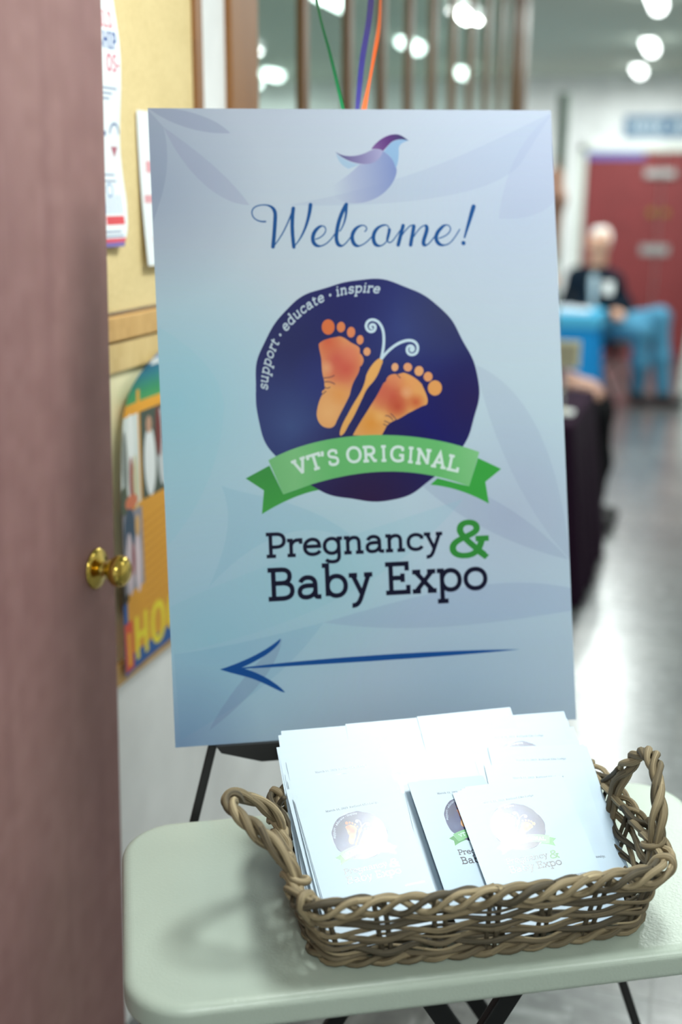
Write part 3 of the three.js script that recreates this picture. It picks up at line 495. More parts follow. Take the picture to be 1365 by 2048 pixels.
// ---------------------------------------------------------------- the wicker basket
const BK = { e: 0.398, n: -1.257 };
{
  const t = thing('wicker_basket', 'shallow grey-brown wicker basket with two twisted handles on the table', 'basket', onTable(BK.e, 0.74, BK.n), TURN);
  const bark = (a, b, s) => dataTex(128, (x, y) => { const k = fbm(x * 4, y * 14, 28, s, 4), q = vnoise(x * 3, y * 40, 40, s + 5); const m = Math.min(1, Math.max(0, 0.7 * k + 0.5 * q - 0.1)); return [0, 1, 2].map((i) => a[i] + (b[i] - a[i]) * m); }, true, 1);
  const mats = [[[76, 65, 48], [168, 150, 116], 3], [[60, 51, 38], [146, 130, 100], 7], [[92, 78, 57], [196, 178, 142], 13], [[46, 40, 30], [108, 96, 74], 19]].map(([a, b, s]) => std(0xffffff, { map: bark(a, b, s), roughness: 0.72 }));
  const pick = () => mats[Math.floor(rnd() * 4)];
  const H = 0.094;
  // a point on the wall at arc position s (0..1), height share f, pushed outwards by o
  function wallPoint(s, f, o) {
    const hw = 0.206 + 0.025 * f, hd = 0.115 + 0.014 * f, R = 0.035, a = hw - R, b = hd - R, q = Math.PI * R / 2, per = 4 * (a + b) + 4 * q;
    let d = ((s % 1) + 1) % 1 * per, x, z, nx, nz; d = (d + a) % per;                        // starts in the middle of the front
    const segs = [[2 * a, 'f'], [q, 'c1'], [2 * b, 'r'], [q, 'c2'], [2 * a, 'k'], [q, 'c3'], [2 * b, 'l'], [q, 'c4']];
    for (const [L, n] of segs) {
      if (d > L) { d -= L; continue; }
      const w = d / q * Math.PI / 2;
      if (n === 'f') [x, z, nx, nz] = [-a + d, hd, 0, 1]; else if (n === 'r') [x, z, nx, nz] = [hw, b - d, 1, 0]; else if (n === 'k') [x, z, nx, nz] = [a - d, -hd, 0, -1]; else if (n === 'l') [x, z, nx, nz] = [-hw, -b + d, -1, 0]; else {
        const k = { c1: [a, b, Math.PI / 2], c2: [a, -b, 0], c3: [-a, -b, -Math.PI / 2], c4: [-a, b, -Math.PI] }[n], an = k[2] - w; nx = Math.cos(an); nz = Math.sin(an); x = k[0] + R * nx; z = k[1] + R * nz;
      }
      break;
    }
    const bulge = 0.012 * Math.cos(Math.min(1, Math.abs(x) / hw) * Math.PI / 2) * (z > 0 ? 1 : 0.4) * Math.abs(nz);
    return V(x + nx * o, 0, z + nz * (o + 0) + Math.sign(z) * bulge);
  }
  const N = 20, dip = (s) => -0.006 * Math.cos(s * Math.PI * 4) * 0;
  // stakes: pairs of upright rods
  for (let i = 0; i < N; i++) for (const k of [-1, 1]) {
    const s = i / N + k * 0.0046 + rr(-0.001, 0.001), pts = [0.03, 0.3, 0.6, 0.9, 1.06].map((f) => wallPoint(s, f, 0).setY(0.004 + f * (H - 0.004)));
    part(numbered('stake'), sweep(smoothPts(pts, 10), () => 0.0031, 6), mats[3], t);
  }
  // weavers: rods that pass in front of one pair and behind the next
  const rows = [0.12, 0.225, 0.325, 0.43, 0.535, 0.64, 0.745];
  rows.forEach((f, r) => {
    const two = r % 3 === 1 ? [0] : [-0.0, 0.0]; const rad0 = 0.0031 + 0.0007 * rnd();
    const pts = [], wob = Array.from({ length: N * 2 }, () => rr(-1, 1));
    for (let j = 0; j < N * 2; j++) { const mid = j % 2, i = j >> 1, sign = (i + r) % 2 ? 1 : -1, o = mid ? 0 : sign * 0.0068; pts.push(wallPoint((j + (mid ? rr(-0.15, 0.15) : 0)) / (N * 2), f, o).setY(0.004 + f * (H - 0.004) + wob[j] * 0.0027 + (mid ? 0 : -0.001))); }
    part(numbered('weaver'), sweep(smoothPts(pts, N * 12, true), (u) => rad0 * (1 + 0.18 * Math.sin(u * 41 + r * 3) + 0.1 * Math.sin(u * 97 + r)), 7, true), pick(), t);
    if (r % 3 !== 1) {                                     // a thinner second rod lies against it for part of the way
      const p2 = [], st = rnd(), len = 0.55 + 0.3 * rnd();
      for (let j = 0; j <= 26; j++) { const i = Math.round(st * N) + j / 2, sign = (Math.floor(i) + r) % 2 ? 1 : -1, o = j % 2 ? 0 : sign * 0.0062; p2.push(wallPoint(i / N, f, o).setY(0.004 + f * (H - 0.004) + 0.0052 + rr(-1, 1) * 0.0018)); }
      part(numbered('weaver'), sweep(smoothPts(p2, 180), (u) => 0.0022 * (1 - 0.3 * u), 6), pick(), t);
    }
  });
  // foot border: two rods twisted round each other, scalloped at the stakes
  for (let k = 0; k < 2; k++) { const pts = []; for (let j = 0; j < 160; j++) { const s = j / 160, a = s * Math.PI * 2 * 20 + k * Math.PI; pts.push(wallPoint(s, 0.02, 0.003 + 0.0045 * Math.cos(a)).setY(0.0078 + 0.0034 * Math.sin(a))); } part(numbered('foot_border'), sweep(pts, () => 0.0042, 7, true), mats[k], t); }
  // plaited rim: four strands
  for (let k = 0; k < 4; k++) {
    const pts = [], n = 340, turns = 11; for (let j = 0; j < n; j++) { const s = j / n, a = s * Math.PI * 2 * turns + k * Math.PI / 2, d = wallPoint(s, 0.97, 0.0015 + 0.0085 * Math.cos(a)); pts.push(d.setY(H - 0.002 + 0.0075 * Math.sin(2 * a + 0.6) * 0.6 + 0.0065 * Math.sin(a) + 0.002 * Math.sin(s * 70 + k))); }
    part(numbered('rim_strand'), sweep(pts, (u) => 0.0043 * (1 + 0.15 * Math.sin(u * 60 + k * 2)), 7, true), mats[k === 1 ? 2 : k], t);
  }
  // upright of each corner where the rim rods are wrapped down
  for (const [sx, sz] of [[1, 1], [1, -1], [-1, 1], [-1, -1]]) { const c = (f, o) => V(sx * (0.206 + 0.025 * f - 0.008 + o), 0.004 + f * (H - 0.004), sz * (0.115 + 0.014 * f - 0.008 + o)); part(numbered('corner_wrap'), sweep(smoothPts([c(0.62, -0.002), c(0.8, 0.003), c(0.98, 0.006), c(1.1, 0.001), c(1.05, -0.009), c(0.85, -0.012)], 24), () => 0.005, 7), mats[2], t); }
  // woven base
  const base = []; for (let j = 0; j < 15; j++) { const z = -0.102 + j * 0.0146, p = []; for (let i = 0; i <= 12; i++) p.push(V(-0.197 + i * 0.0328, 0.0075 + ((i + j) % 2 ? 0.0022 : -0.0012), z)); base.push(sweep(smoothPts(p, 36), () => 0.0043, 6)); }
  const bm = part('base_weave', mergeGeometries(base), mats[3], t); bm.userData.kind = 'stuff';
  // handles: three rods twisted into a hoop at each end
  for (const s of [-1, 1]) {
    const h = new THREE.Group(); h.name = 'handle'; t.add(h);
    const cx = (u) => V(s * (0.2265 + (s < 0 ? 0.072 : 0.014) * Math.sin(u * Math.PI)), H + 0.004 + (s < 0 ? 0.076 : 0.088) * Math.pow(Math.sin(u * Math.PI), 0.62), (0.062 - u * 0.124) * (1 + 0.06 * Math.sin(u * Math.PI)) + 0.022);
    for (let k = 0; k < 3; k++) {
      const pts = [];
      pts.push(V(s * 0.219, 0.05, 0.08 + 0.006 * (k - 1)));
      for (let i = 0; i <= 60; i++) { const u = i / 60, p = cx(u), q = cx(Math.min(1, u + 0.01)), t0 = q.clone().sub(cx(Math.max(0, u - 0.01))).normalize(), a = V(1, 0, 0).addScaledVector(t0, -t0.x).normalize(), b = t0.clone().cross(a), w = u * Math.PI * 2 * 2.6 + k * Math.PI * 2 / 3, R = 0.0056 + 0.0018 * Math.sin(u * 15 + s); pts.push(p.addScaledVector(a, R * Math.cos(w)).addScaledVector(b, R * Math.sin(w))); }
      pts.push(V(s * 0.219, 0.05, -0.037 + 0.006 * (k - 1)));
      part(numbered('handle_rod'), sweep(pts, (u) => 0.0049 * (1 + 0.14 * Math.sin(u * 31 + k * 2 + s)), 8), mats[(k + (s > 0 ? 1 : 0)) % 3], h);
    }
    const w = []; for (let i = 0; i <= 30; i++) { const u = i / 30; w.push(V(s * (0.224 + 0.012 * Math.sin(u * 9)), H - 0.018 + 0.036 * u, 0.08 + 0.012 * Math.cos(u * 9) + (u > 0.8 ? -0.02 * (u - 0.8) * 5 : 0))); }
    part(numbered('handle_rod'), sweep(w, () => 0.0046, 7), mats[s > 0 ? 0 : 2], h);
    const z = []; for (let i = 0; i <= 12; i++) { const u = i / 12; z.push(V(s * (0.224 + 0.004 * Math.sin(u * 3)), H - 0.004 + 0.05 * u, -0.087 + 0.052 * u)); }
    part(numbered('handle_rod'), sweep(z, () => 0.0036, 7), mats[3], h);
  }
}

// ---------------------------------------------------------------- the programmes in the basket
{
  const [cov, rgh] = coverArt();
  const coverM = phys(0xd2d9e2, { map: cov, roughnessMap: rgh, roughness: 0.9, specularIntensity: 1, ior: 1.75 });
  const paper = std(0xf2f5f7, { roughness: 0.7 });
  const Wd = 0.14, Ht = 0.216, T = 0.0006;
  function geoms(curl, bow) {                              // a sheet bent a little along its height and width
    const nx = 6, ny = 14, make = (z0, z1, onlyFront) => {
      const g = onlyFront ? new THREE.PlaneGeometry(Wd, Ht, nx, ny) : new THREE.BoxGeometry(Wd, Ht, z1 - z0, nx, ny, 1);
      g.translate(0, Ht / 2, onlyFront ? z1 : (z0 + z1) / 2);
      const p = g.attributes.position; for (let i = 0; i < p.count; i++) { const u = p.getX(i) / Wd, v = p.getY(i) / Ht; p.setZ(i, p.getZ(i) + curl * v * v + bow * (u * u - 0.25) * (0.3 + 0.7 * v)); }
      g.computeVertexNormals(); return g;
    };
    return [make(0, T - 0.0001, false), make(0, T, true)];
  }
  const variants = [geoms(0.0, 0.0), geoms(-0.0012, 0.0012), geoms(0.001, -0.001)];
  const protos = variants.map(([a, b], k) => { const g = new THREE.Group(); part('inner_pages', a, paper, g); part('front_cover', b, coverM, g); return g; });
  const GR = 'programmes packed in the wicker basket';
  function put(e, n, y, tilt, roll, label, v = 0) {
    const g = protos[v].clone(); g.name = numbered('programme'); scene.add(g); g.position.set(...onTable(e, y, n));
    g.rotation.order = 'YXZ'; g.rotation.set(-(Math.PI / 2 - rad(tilt)), TURN, rad(roll)); tag(g, label, 'programme', GR); return g;
  }
  // slot in the pile -> [centre of the foot along the basket, roll, label]
  const total = 46, KNOWN = {
    0: [0.491, 4, 'front right programme in the basket, its round badge washed out by glare'],
    4: [0.286, 6, 'front left programme in the basket, its round badge washed out by glare'],
    8: [0.434, 4.5, 'middle programme whose dark blue badge is half covered by the front right one'],
    13: [0.52, -3.5, 'programme behind the front right one, its right edge reaching the basket end'],
    25: [0.415, 2, 'programme behind the middle one, only the top of its badge showing'],
    27: [0.274, 3.5, 'programme behind the front left one, its date line showing above it'],
    42: [0.535, 0, 'rear right programme, its square corner standing clear of the pile'],
    43: [0.262, 0.4, 'rear left programme, its top edge over the black easel ledge'],
    44: [0.355, 0.8, 'rear middle programme with its top edge against the sign'],
    45: [0.462, 1.6, 'rearmost and tallest standing programme, its corner in front of the sign'],
  };
  for (let i = 0; i < total; i++) {                        // a leaning pile: the further back, the steeper
    const f = i / (total - 1), tilt = 24 + 8 * f;
    let e, roll, label; const side = i % 5;
    if (KNOWN[i]) [e, roll, label] = KNOWN[i];
    else if (i < 4) { e = 0.491 + 0.004 * i; roll = 3.6 - 0.6 * i; label = 'pale programme directly under the front right one, a sliver of its edge showing'; }
    else if (i < 13 || side < 2) { e = i < 25 ? 0.284 - 0.0012 * (i - 4) + rr(-0.003, 0.003) : rr(0.256, 0.272); roll = rr(2, 6) * (1 - f) + rr(-0.5, 1.5); label = i < 13 ? 'pale programme directly under the front left one, a sliver of its left edge showing' : i < 25 ? 'pale programme mid-pile on the left, only a thin edge showing' : 'pale programme at the back left of the pile, only its top edge showing'; }
    else if (side < 4) { e = rr(0.495, 0.545); roll = rr(-3.5, 3); label = i < 28 ? 'pale programme mid-pile on the right, only a thin edge showing' : 'pale programme at the back right of the pile, only its top edge showing'; }
    else { e = rr(0.34, 0.42); roll = rr(-1, 3.5); label = 'pale programme packed in the middle of the pile, only its top edge showing'; }
    const g = put(e, -1.139 - 0.131 * f, 0.7535 + 0.07 * Math.abs(Math.sin(rad(roll))) * (i < 14 ? 0.6 : 1) + 0.03 * f * f, tilt, roll, label, 0);
    if (i === 8) { g.rotateY(rad(6.5)); }   // slid half under its right neighbour, its free edge lifted
  }
}

// ---------------------------------------------------------------- the open door on the left and its knob
{
  const d = thing('wooden_door', 'dusty maroon flush door folded open against the left wall', 'door', [-0.952, 0.012, -1.6]);
  d.rotation.x = -0.046;
  const t = dataTex(256, (x, y) => { const k = fbm(x * 5, y * 3, 5, 71, 4) - 0.5, s = fbm(x * 60, y * 2, 60, 77, 3) - 0.5, w = vnoise(x * 90, y * 90, 90, 5) - 0.5; return [142 + 34 * k + 16 * s + 10 * w, 105 + 36 * k + 16 * s + 10 * w, 102 + 30 * k + 14 * s + 10 * w]; }, true, 0.45); t.offset.set(0.5, 0.5);
  const slabG = rbox(0.044, 2.04, 0.86, 0.003, 2); slabG.translate(0, 1.02, 0.43);
  part('door_slab', slabG, std(0xffffff, { map: t, roughness: 0.5 }), d);
  const kn = new THREE.Group(); kn.name = 'door_knob'; d.add(kn); kn.position.set(0.022, 1.005, 0.062);
  const lathe = (p, n) => { const g = new THREE.LatheGeometry(p.map(([r, y]) => new THREE.Vector2(r, y)), n); g.rotateZ(-Math.PI / 2); return g; };
  part('rosette', lathe([[0, 0], [0.034, 0], [0.0345, 0.002], [0.032, 0.005], [0.026, 0.007], [0.018, 0.009], [0.0135, 0.012], [0, 0.0125]], 40), M.brass, kn);
  part('neck', lathe([[0.0135, 0.010], [0.0105, 0.016], [0.0105, 0.022], [0.014, 0.027]], 32), M.brass, kn);
  part('knob', lathe([[0.0, 0.024], [0.012, 0.025], [0.02, 0.029], [0.0255, 0.036], [0.0265, 0.043], [0.0245, 0.05], [0.018, 0.056], [0.009, 0.0585], [0, 0.059]], 40), M.brass, kn);
  part('latch_plate', rboxAt(-0.012, 0.012, 0.98, 1.03, -0.001, 0.001, 0.0004), M.brass, d);
  for (const y of [0.25, 1.05, 1.8]) { const g = new THREE.CylinderGeometry(0.007, 0.007, 0.09, 12); g.translate(-0.03, y, 0.868); part('hinge', g, M.brass, d); }
}

// ---------------------------------------------------------------- notice boards and what is pinned on them
{
  const b = thing('notice_board', 'oak-framed cork notice board high on the left wall', 'notice board', [-1, 1.365, -1.4]);
  part('cork_panel', box(0.001, 0.014, 0.05, 1.02, -0.73, 0.56), M.cork, b);
  part('frame_rail', rboxAt(0.001, 0.022, 0.0, 0.042, -0.76, 0.59, 0.003), M.tan, b);
  part('frame_rail', rboxAt(0.001, 0.022, 1.01, 1.05, -0.76, 0.59, 0.003), M.tan, b);
  for (const z of [-0.745, 0.575]) part('frame_stile', rboxAt(0.001, 0.022, 0.042, 1.01, z - 0.017, z + 0.017, 0.003), M.oak, b);
}
{
  const b = thing('notice_board', 'low cream notice board under the cork one on the left wall', 'notice board', [-1, 0.735, -1.4]);
  part('panel', box(0.001, 0.008, 0.04, 0.58, -0.75, 0.56), M.corkPale, b);
  part('frame_rail', rboxAt(0.001, 0.017, 0.575, 0.626, -0.76, 0.59, 0.003), M.tanPale, b);
  part('frame_rail', rboxAt(0.001, 0.017, 0.0, 0.042, -0.76, 0.59, 0.003), M.tan, b);
  for (const z of [-0.745, 0.575]) part('frame_stile', rboxAt(0.001, 0.017, 0.042, 0.575, z - 0.015, z + 0.015, 0.003), M.tanPale, b);
}
// a pinned sheet on the wall plane: lift(u, v) in metres off the board, left edge at zl(v)
function sheet(name, label, category, zl, zr, y0, y1, lift, tex, x0) {
  const nu = 28, nv = 36, pos = [], uv = [], idx = [];
  for (let j = 0; j <= nv; j++) for (let i = 0; i <= nu; i++) { const v = j / nv, y = y0 + (y1 - y0) * v, l = typeof zl === 'function' ? zl(y) : zl, r = typeof zr === 'function' ? zr(y) : zr, u = i / nu, z = l + (r - l) * u; pos.push(x0 + lift(u, v), y, z); const L = typeof zl === 'function' ? zl.left : zl, Rr = typeof zr === 'function' ? zr.right : zr; uv.push((z - L) / (Rr - L), v); }
  for (let j = 0; j < nv; j++) for (let i = 0; i < nu; i++) { const q = j * (nu + 1) + i; idx.push(q, q + 1, q + nu + 1, q + 1, q + nu + 2, q + nu + 1); }
  const g = new THREE.BufferGeometry(); g.setAttribute('position', new THREE.Float32BufferAttribute(pos, 3)); g.setAttribute('uv', new THREE.Float32BufferAttribute(uv, 2)); g.setIndex(idx); g.computeVertexNormals();
  const m = new THREE.Mesh(g, std(0xffffff, { map: tex, roughness: 0.55, side: THREE.DoubleSide })); m.name = numbered(name); m.castShadow = m.receiveShadow = true; scene.add(m); return tag(m, label, category, 'papers pinned on the notice boards');
}
const lerpPts = (pts, left) => { const f = (y) => { for (let i = 1; i < pts.length; i++) if (y <= pts[i][0]) { const [a, b] = [pts[i - 1], pts[i]], t = (y - a[0]) / (b[0] - a[0]); return a[1] + (b[1] - a[1]) * Math.max(0, t); } return pts[pts.length - 1][1]; }; f.left = f.right = left; return f; };
{
  const c = canvas(560, 860), x = c.getContext('2d'); x.scale(2, 2);   // 280 x 430 mm
  x.fillStyle = '#eef4f8'; x.fillRect(0, 0, 280, 430);
  const w = (t, px, py, s, col, f = 'bold') => { x.font = f + ' ' + s + 'px sans-serif'; x.fillStyle = col; x.textAlign = 'right'; x.save(); x.translate(px, py); x.scale(1.0, 1.5); x.fillText(t, 0, 0); x.restore(); };
  w('A', 206, 46, 26, '#3d5a9c'); w('ILD', 254, 86, 24, '#d98a94'); w('SHIP', 260, 118, 25, '#3f5c9c'); w('OS-', 264, 152, 25, '#d4788a');
  x.fillStyle = '#5b6f96'; for (const [yy, a] of [[176, 256], [184, 242], [192, 234], [312, 248], [322, 252], [404, 250], [411, 256]]) { x.globalAlpha = 0.7; x.fillRect(170, yy, a - 170, 3); } x.globalAlpha = 1;
  x.strokeStyle = '#56709e'; x.lineWidth = 4; x.beginPath(); x.arc(254, 248, 16, Math.PI, 0); x.stroke(); x.fillStyle = '#b06878'; x.beginPath(); x.moveTo(240, 268); x.lineTo(266, 268); x.lineTo(253, 286); x.fill(); x.fillStyle = '#66789f'; x.fillRect(180, 244, 44, 8); x.fillRect(170, 262, 40, 6);
  x.strokeStyle = '#7fa0c8'; x.lineWidth = 3; for (const px of [196, 208, 220, 232, 244, 256]) { x.beginPath(); x.moveTo(px, 346); x.lineTo(px, 376); x.stroke(); } x.beginPath(); x.arc(226, 338, 10, 0, 7); x.stroke();
  x.fillStyle = '#e0525a'; x.fillRect(206, 380, 58, 14);
  x.fillStyle = '#d8586c'; x.fillRect(0, 416, 280, 7); x.fillStyle = '#7a6cae'; x.fillRect(0, 423, 280, 7);
  const edge = lerpPts([[1.52, -1.798], [1.555, -1.818], [1.60, -1.826], [1.66, -1.824], [1.80, -1.815], [1.95, -1.812]], -1.826);
  sheet('flyer', 'white membership flyer with red and blue lettering beside the door', 'flyer', -1.56, edge, 1.525, 1.955, (u, v) => 0.006 + 0.010 * Math.pow(u, 3) * (0.4 + 0.6 * Math.cos(v * 9)), canvasTex(c), -0.986);
}
{
  const c = canvas(432, 528), x = c.getContext('2d'); x.scale(2, 2); x.fillStyle = '#f0f5f8'; x.fillRect(0, 0, 216, 264);
  x.fillStyle = '#e3a3ab'; for (const [a, b, w, h] of [[24, 84, 50, 20], [10, 142, 70, 14], [40, 150, 80, 5], [30, 214, 60, 10]]) x.fillRect(a, b, w, h);
  sheet('flyer', 'white flyer with faint pink print half hidden behind the sign', 'flyer', -1.887, -2.1, 1.487, 1.751, (u, v) => 0.004 + 0.012 * (1 - v) * (1 - v), canvasTex(c), -0.986);
}
{
  const Wm = 560, c = canvas(1120, 1160), x = c.getContext('2d'); x.scale(2, 2);   // 560 x 580 mm, top at y = 1.332
  x.fillStyle = '#e7a338'; x.fillRect(0, 0, Wm, 580);
  let g = x.createLinearGradient(0, 0, 0, 100); g.addColorStop(0, '#27508c'); g.addColorStop(0.35, '#2c7f94'); g.addColorStop(0.7, '#3c9a62'); g.addColorStop(1, '#7fae62'); x.fillStyle = g; x.fillRect(0, 0, Wm, 92);
  x.fillStyle = '#86a9dd'; x.fillRect(110, 4, 300, 12); x.fillStyle = '#eef3f4'; x.fillRect(150, 12, 40, 12);
  x.fillStyle = '#f2aa34'; x.fillRect(0, 82, Wm, 20); x.fillRect(92, 60, 12, 30);
  x.fillStyle = '#2a1f14'; x.fillRect(0, 100, 30, 340);
  const photo = (px, py, w, h, bg, figs) => { x.fillStyle = bg; x.fillRect(px, py, w, h); for (const [fx, fy, fw, fh, col] of figs) { x.fillStyle = col; x.beginPath(); x.ellipse(px + fx * w, py + fy * h, fw * w, fh * h, 0, 0, 7); x.fill(); } };
  photo(8, 102, 88, 165, '#e6ece9', [[0.3, 0.5, 0.14, 0.36, '#8c928c'], [0.62, 0.28, 0.16, 0.3, '#f7faf9'], [0.6, 0.75, 0.1, 0.3, '#a03432'], [0.8, 0.75, 0.14, 0.3, '#d8d2b0'], [0.2, 0.9, 0.2, 0.16, '#5a6250'], [0.55, 0.95, 0.3, 0.08, '#de7f5c']]);
  photo(104, 102, 120, 165, '#4a564c', [[0.3, 0.6, 0.2, 0.4, '#eef1f2'], [0.72, 0.5, 0.16, 0.45, '#cfd4d8'], [0.3, 0.18, 0.1, 0.1, '#c79a80'], [0.62, 0.3, 0.1, 0.3, '#7a2f2c']]);
  photo(16, 276, 82, 150, '#9a95a0', [[0.35, 0.25, 0.3, 0.3, '#42566c'], [0.3, 0.65, 0.18, 0.4, '#dcc9d2'], [0.72, 0.68, 0.16, 0.4, '#e6d2da'], [0.5, 0.62, 0.08, 0.22, '#8c2f36'], [0.75, 0.22, 0.12, 0.14, '#e0b070']]);
  for (let i = 0; i < 26; i++) { x.fillStyle = i % 2 ? 'rgba(196,122,30,0.35)' : 'rgba(240,178,70,0.4)'; x.save(); x.translate(100, 300 + i * 8); x.rotate(-0.1); x.fillRect(0, 0, 460, 4); x.restore(); }
  x.fillStyle = '#2f5fa4'; x.fillRect(0, 548, Wm, 32); x.fillRect(0, 440, 22, 140);
  x.fillStyle = '#e2573c'; x.fillRect(4, 480, 36, 94); x.fillStyle = '#f6b43c'; x.fillRect(16, 500, 14, 66);
  x.fillStyle = '#f8e23c'; x.font = 'bold 112px sans-serif'; x.textAlign = 'left'; x.save(); x.translate(42, 566); x.scale(0.86, 1.06); x.fillText('HOOP', 0, 0); x.restore();
  const edge = lerpPts([[0.75, -1.742], [0.95, -1.747], [1.09, -1.755], [1.18, -1.764], [1.237, -1.777], [1.27, -1.797], [1.29, -1.822], [1.31, -1.862], [1.332, -1.93]], -1.742);
  sheet('poster', 'colourful poster with team photos, curling off the lower notice board', 'poster', edge, -2.302, 0.752, 1.332, (u, v) => 0.002 + 0.007 * Math.exp(-u * 9), canvasTex(c), -0.982);
}

// ---------------------------------------------------------------- people: one smooth field per surface
function field(cell, k, bones) {
  let lo = V(1e9, 1e9, 1e9), hi = V(-1e9, -1e9, -1e9);
  for (const [a, b] of bones) for (const [x, y, z, r] of [a, b]) { lo.min(V(x - r, y - r, z - r)); hi.max(V(x + r, y + r, z + r)); }
  lo.subScalar(cell * 3 + k * 0.3); hi.addScalar(cell * 3 + k * 0.3);
  const c = lo.clone().add(hi).multiplyScalar(0.5), half = Math.max(hi.x - lo.x, hi.y - lo.y, hi.z - lo.z) / 2, n = Math.min(150, Math.ceil(2 * half / cell));
  const mc = new MarchingCubes(n, M.skin, false, false, 400000); mc.isolation = 0;
  for (let iz = 0; iz < n; iz++) for (let iy = 0; iy < n; iy++) for (let ix = 0; ix < n; ix++) {
    const x = c.x + (ix - n / 2) / (n / 2) * half, y = c.y + (iy - n / 2) / (n / 2) * half, z = c.z + (iz - n / 2) / (n / 2) * half;
    let d = 1e3;
    if (x > lo.x && x < hi.x && y > lo.y && y < hi.y && z > lo.z && z < hi.z) for (const [a, b] of bones) {
      const dx = b[0] - a[0], dy = b[1] - a[1], dz = b[2] - a[2], L = dx * dx + dy * dy + dz * dz, t = L ? Math.max(0, Math.min(1, ((x - a[0]) * dx + (y - a[1]) * dy + (z - a[2]) * dz) / L)) : 0;
      const e = Math.hypot(x - a[0] - t * dx, y - a[1] - t * dy, z - a[2] - t * dz) - (a[3] + (b[3] - a[3]) * t);
      const h = Math.max(0, k - Math.abs(d - e)) / k; d = Math.min(d, e) - h * h * k * 0.25;
    } else d = 0.1;
    mc.field[ix + iy * n + iz * n * n] = -d;
  }
  mc.update();
  let g = new THREE.BufferGeometry(); const cnt = mc.count, p = mc.positionArray.slice(0, cnt * 3);
  for (let i = 0; i < p.length; i += 3) { p[i] = c.x + p[i] * half; p[i + 1] = c.y + p[i + 1] * half; p[i + 2] = c.z + p[i + 2] * half; }
  g.setAttribute('position', new THREE.Float32BufferAttribute(p, 3)); g = mergeVertices(g, cell * 0.02); g.computeVertexNormals(); return g;
}
const grow = (bones, r) => bones.map(([a, b]) => [[a[0], a[1], a[2], a[3] + r], [b[0], b[1], b[2], b[3] + r]]);
// a hand from wrist w towards direction f, palm facing down: palm, four fingers of unequal length, a thumb from its side
function handBones(w, f, down, s) {
  const F = V(...f).normalize(), D = V(...down).normalize(), S = F.clone().cross(D).normalize().multiplyScalar(s), W = V(...w), q = (a, b, c, r) => { const p = W.clone().addScaledVector(F, a).addScaledVector(S, b).addScaledVector(D, c); return [p.x, p.y, p.z, r]; }, o = [];
  for (const b of [-0.028, -0.009, 0.010, 0.028]) o.push([q(0.0, b * 0.5, 0, 0.02), q(0.075, b, 0, 0.012)]);
  [[-0.029, 0.058], [-0.01, 0.074], [0.01, 0.08], [0.029, 0.070]].forEach(([b, L]) => { o.push([q(0.075, b, 0, 0.0105), q(0.075 + L * 0.45, b * 1.08, 0.008, 0.0095)], [q(0.075 + L * 0.45, b * 1.08, 0.008, 0.0095), q(0.075 + L * 0.78, b * 1.1, 0.03, 0.0085)], [q(0.075 + L * 0.78, b * 1.1, 0.03, 0.0085), q(0.075 + L * 0.86, b * 1.1, 0.048, 0.0078)]); });
  o.push([q(0.015, 0.03, 0.006, 0.014), q(0.05, 0.055, 0.014, 0.0115)], [q(0.05, 0.055, 0.014, 0.0115), q(0.08, 0.058, 0.022, 0.009)]);
  return o;
}
function headGeo(c, yaw, r = 0.098) {                      // skull, brow, nose, lips, chin, ears about the origin, then turned
  const P = (x, y, z, q) => [x, y, z, q], b = [
    [P(0, 0.03, -0.012, 0.088), P(0, 0.012, 0.01, 0.083)], [P(0, -0.04, 0.02, 0.062), P(0, -0.085, 0.045, 0.034)], [P(-0.03, -0.06, 0.02, 0.04), P(0.03, -0.06, 0.02, 0.04)],
    [P(-0.03, 0.022, 0.077, 0.014), P(0.03, 0.022, 0.077, 0.014)], [P(0, 0.012, 0.088, 0.009), P(0, -0.026, 0.108, 0.013)], [P(-0.016, -0.03, 0.09, 0.01), P(0.016, -0.03, 0.09, 0.01)],
    [P(-0.018, -0.06, 0.083, 0.0075), P(0.018, -0.06, 0.083, 0.0075)], [P(-0.016, -0.072, 0.08, 0.008), P(0.016, -0.072, 0.08, 0.008)], [P(0, -0.098, 0.07, 0.018), P(0, -0.1, 0.06, 0.02)],
    [P(-0.088, 0.015, -0.008, 0.012), P(-0.086, -0.028, 0.0, 0.009)], [P(0.088, 0.015, -0.008, 0.012), P(0.086, -0.028, 0.0, 0.009)], [P(0, -0.06, -0.02, 0.055), P(0, -0.15, -0.03, 0.056)]];
  const g = field(0.005, 0.018, b); g.rotateY(yaw); g.translate(...c); return g;
}
function eyes(c, yaw) { const gs = []; for (const s of [-1, 1]) { const e = new THREE.SphereGeometry(0.0115, 14, 10); e.translate(s * 0.031, 0.004, 0.077); gs.push(e); } const g = mergeGeometries(gs); g.rotateY(yaw); g.translate(...c); return g; }
function hairGeo(c, yaw, long) {
  const P = (x, y, z, q) => [x, y, z, q], b = [[P(0, 0.055, -0.03, 0.078), P(0, 0.07, 0.02, 0.056)], [P(0, 0.0, -0.06, 0.06), P(0, -0.045, -0.055, 0.045)], [P(-0.07, 0.03, -0.025, 0.03), P(-0.07, 0.0, -0.02, 0.018)], [P(0.07, 0.03, -0.025, 0.03), P(0.07, 0.0, -0.02, 0.018)]];
  if (long) b.push([P(-0.06, 0.0, -0.05, 0.04), P(-0.07, -0.17, -0.04, 0.03)], [P(0.06, 0.0, -0.05, 0.04), P(0.07, -0.17, -0.04, 0.03)]);
  const g = field(0.006, 0.025, b); g.rotateY(yaw); g.translate(...c); return g;
}
const fabric = (c) => phys(c, { specularIntensity: 0.25, roughness: 0.9, bumpMap: paintBump, bumpScale: 0.001 });
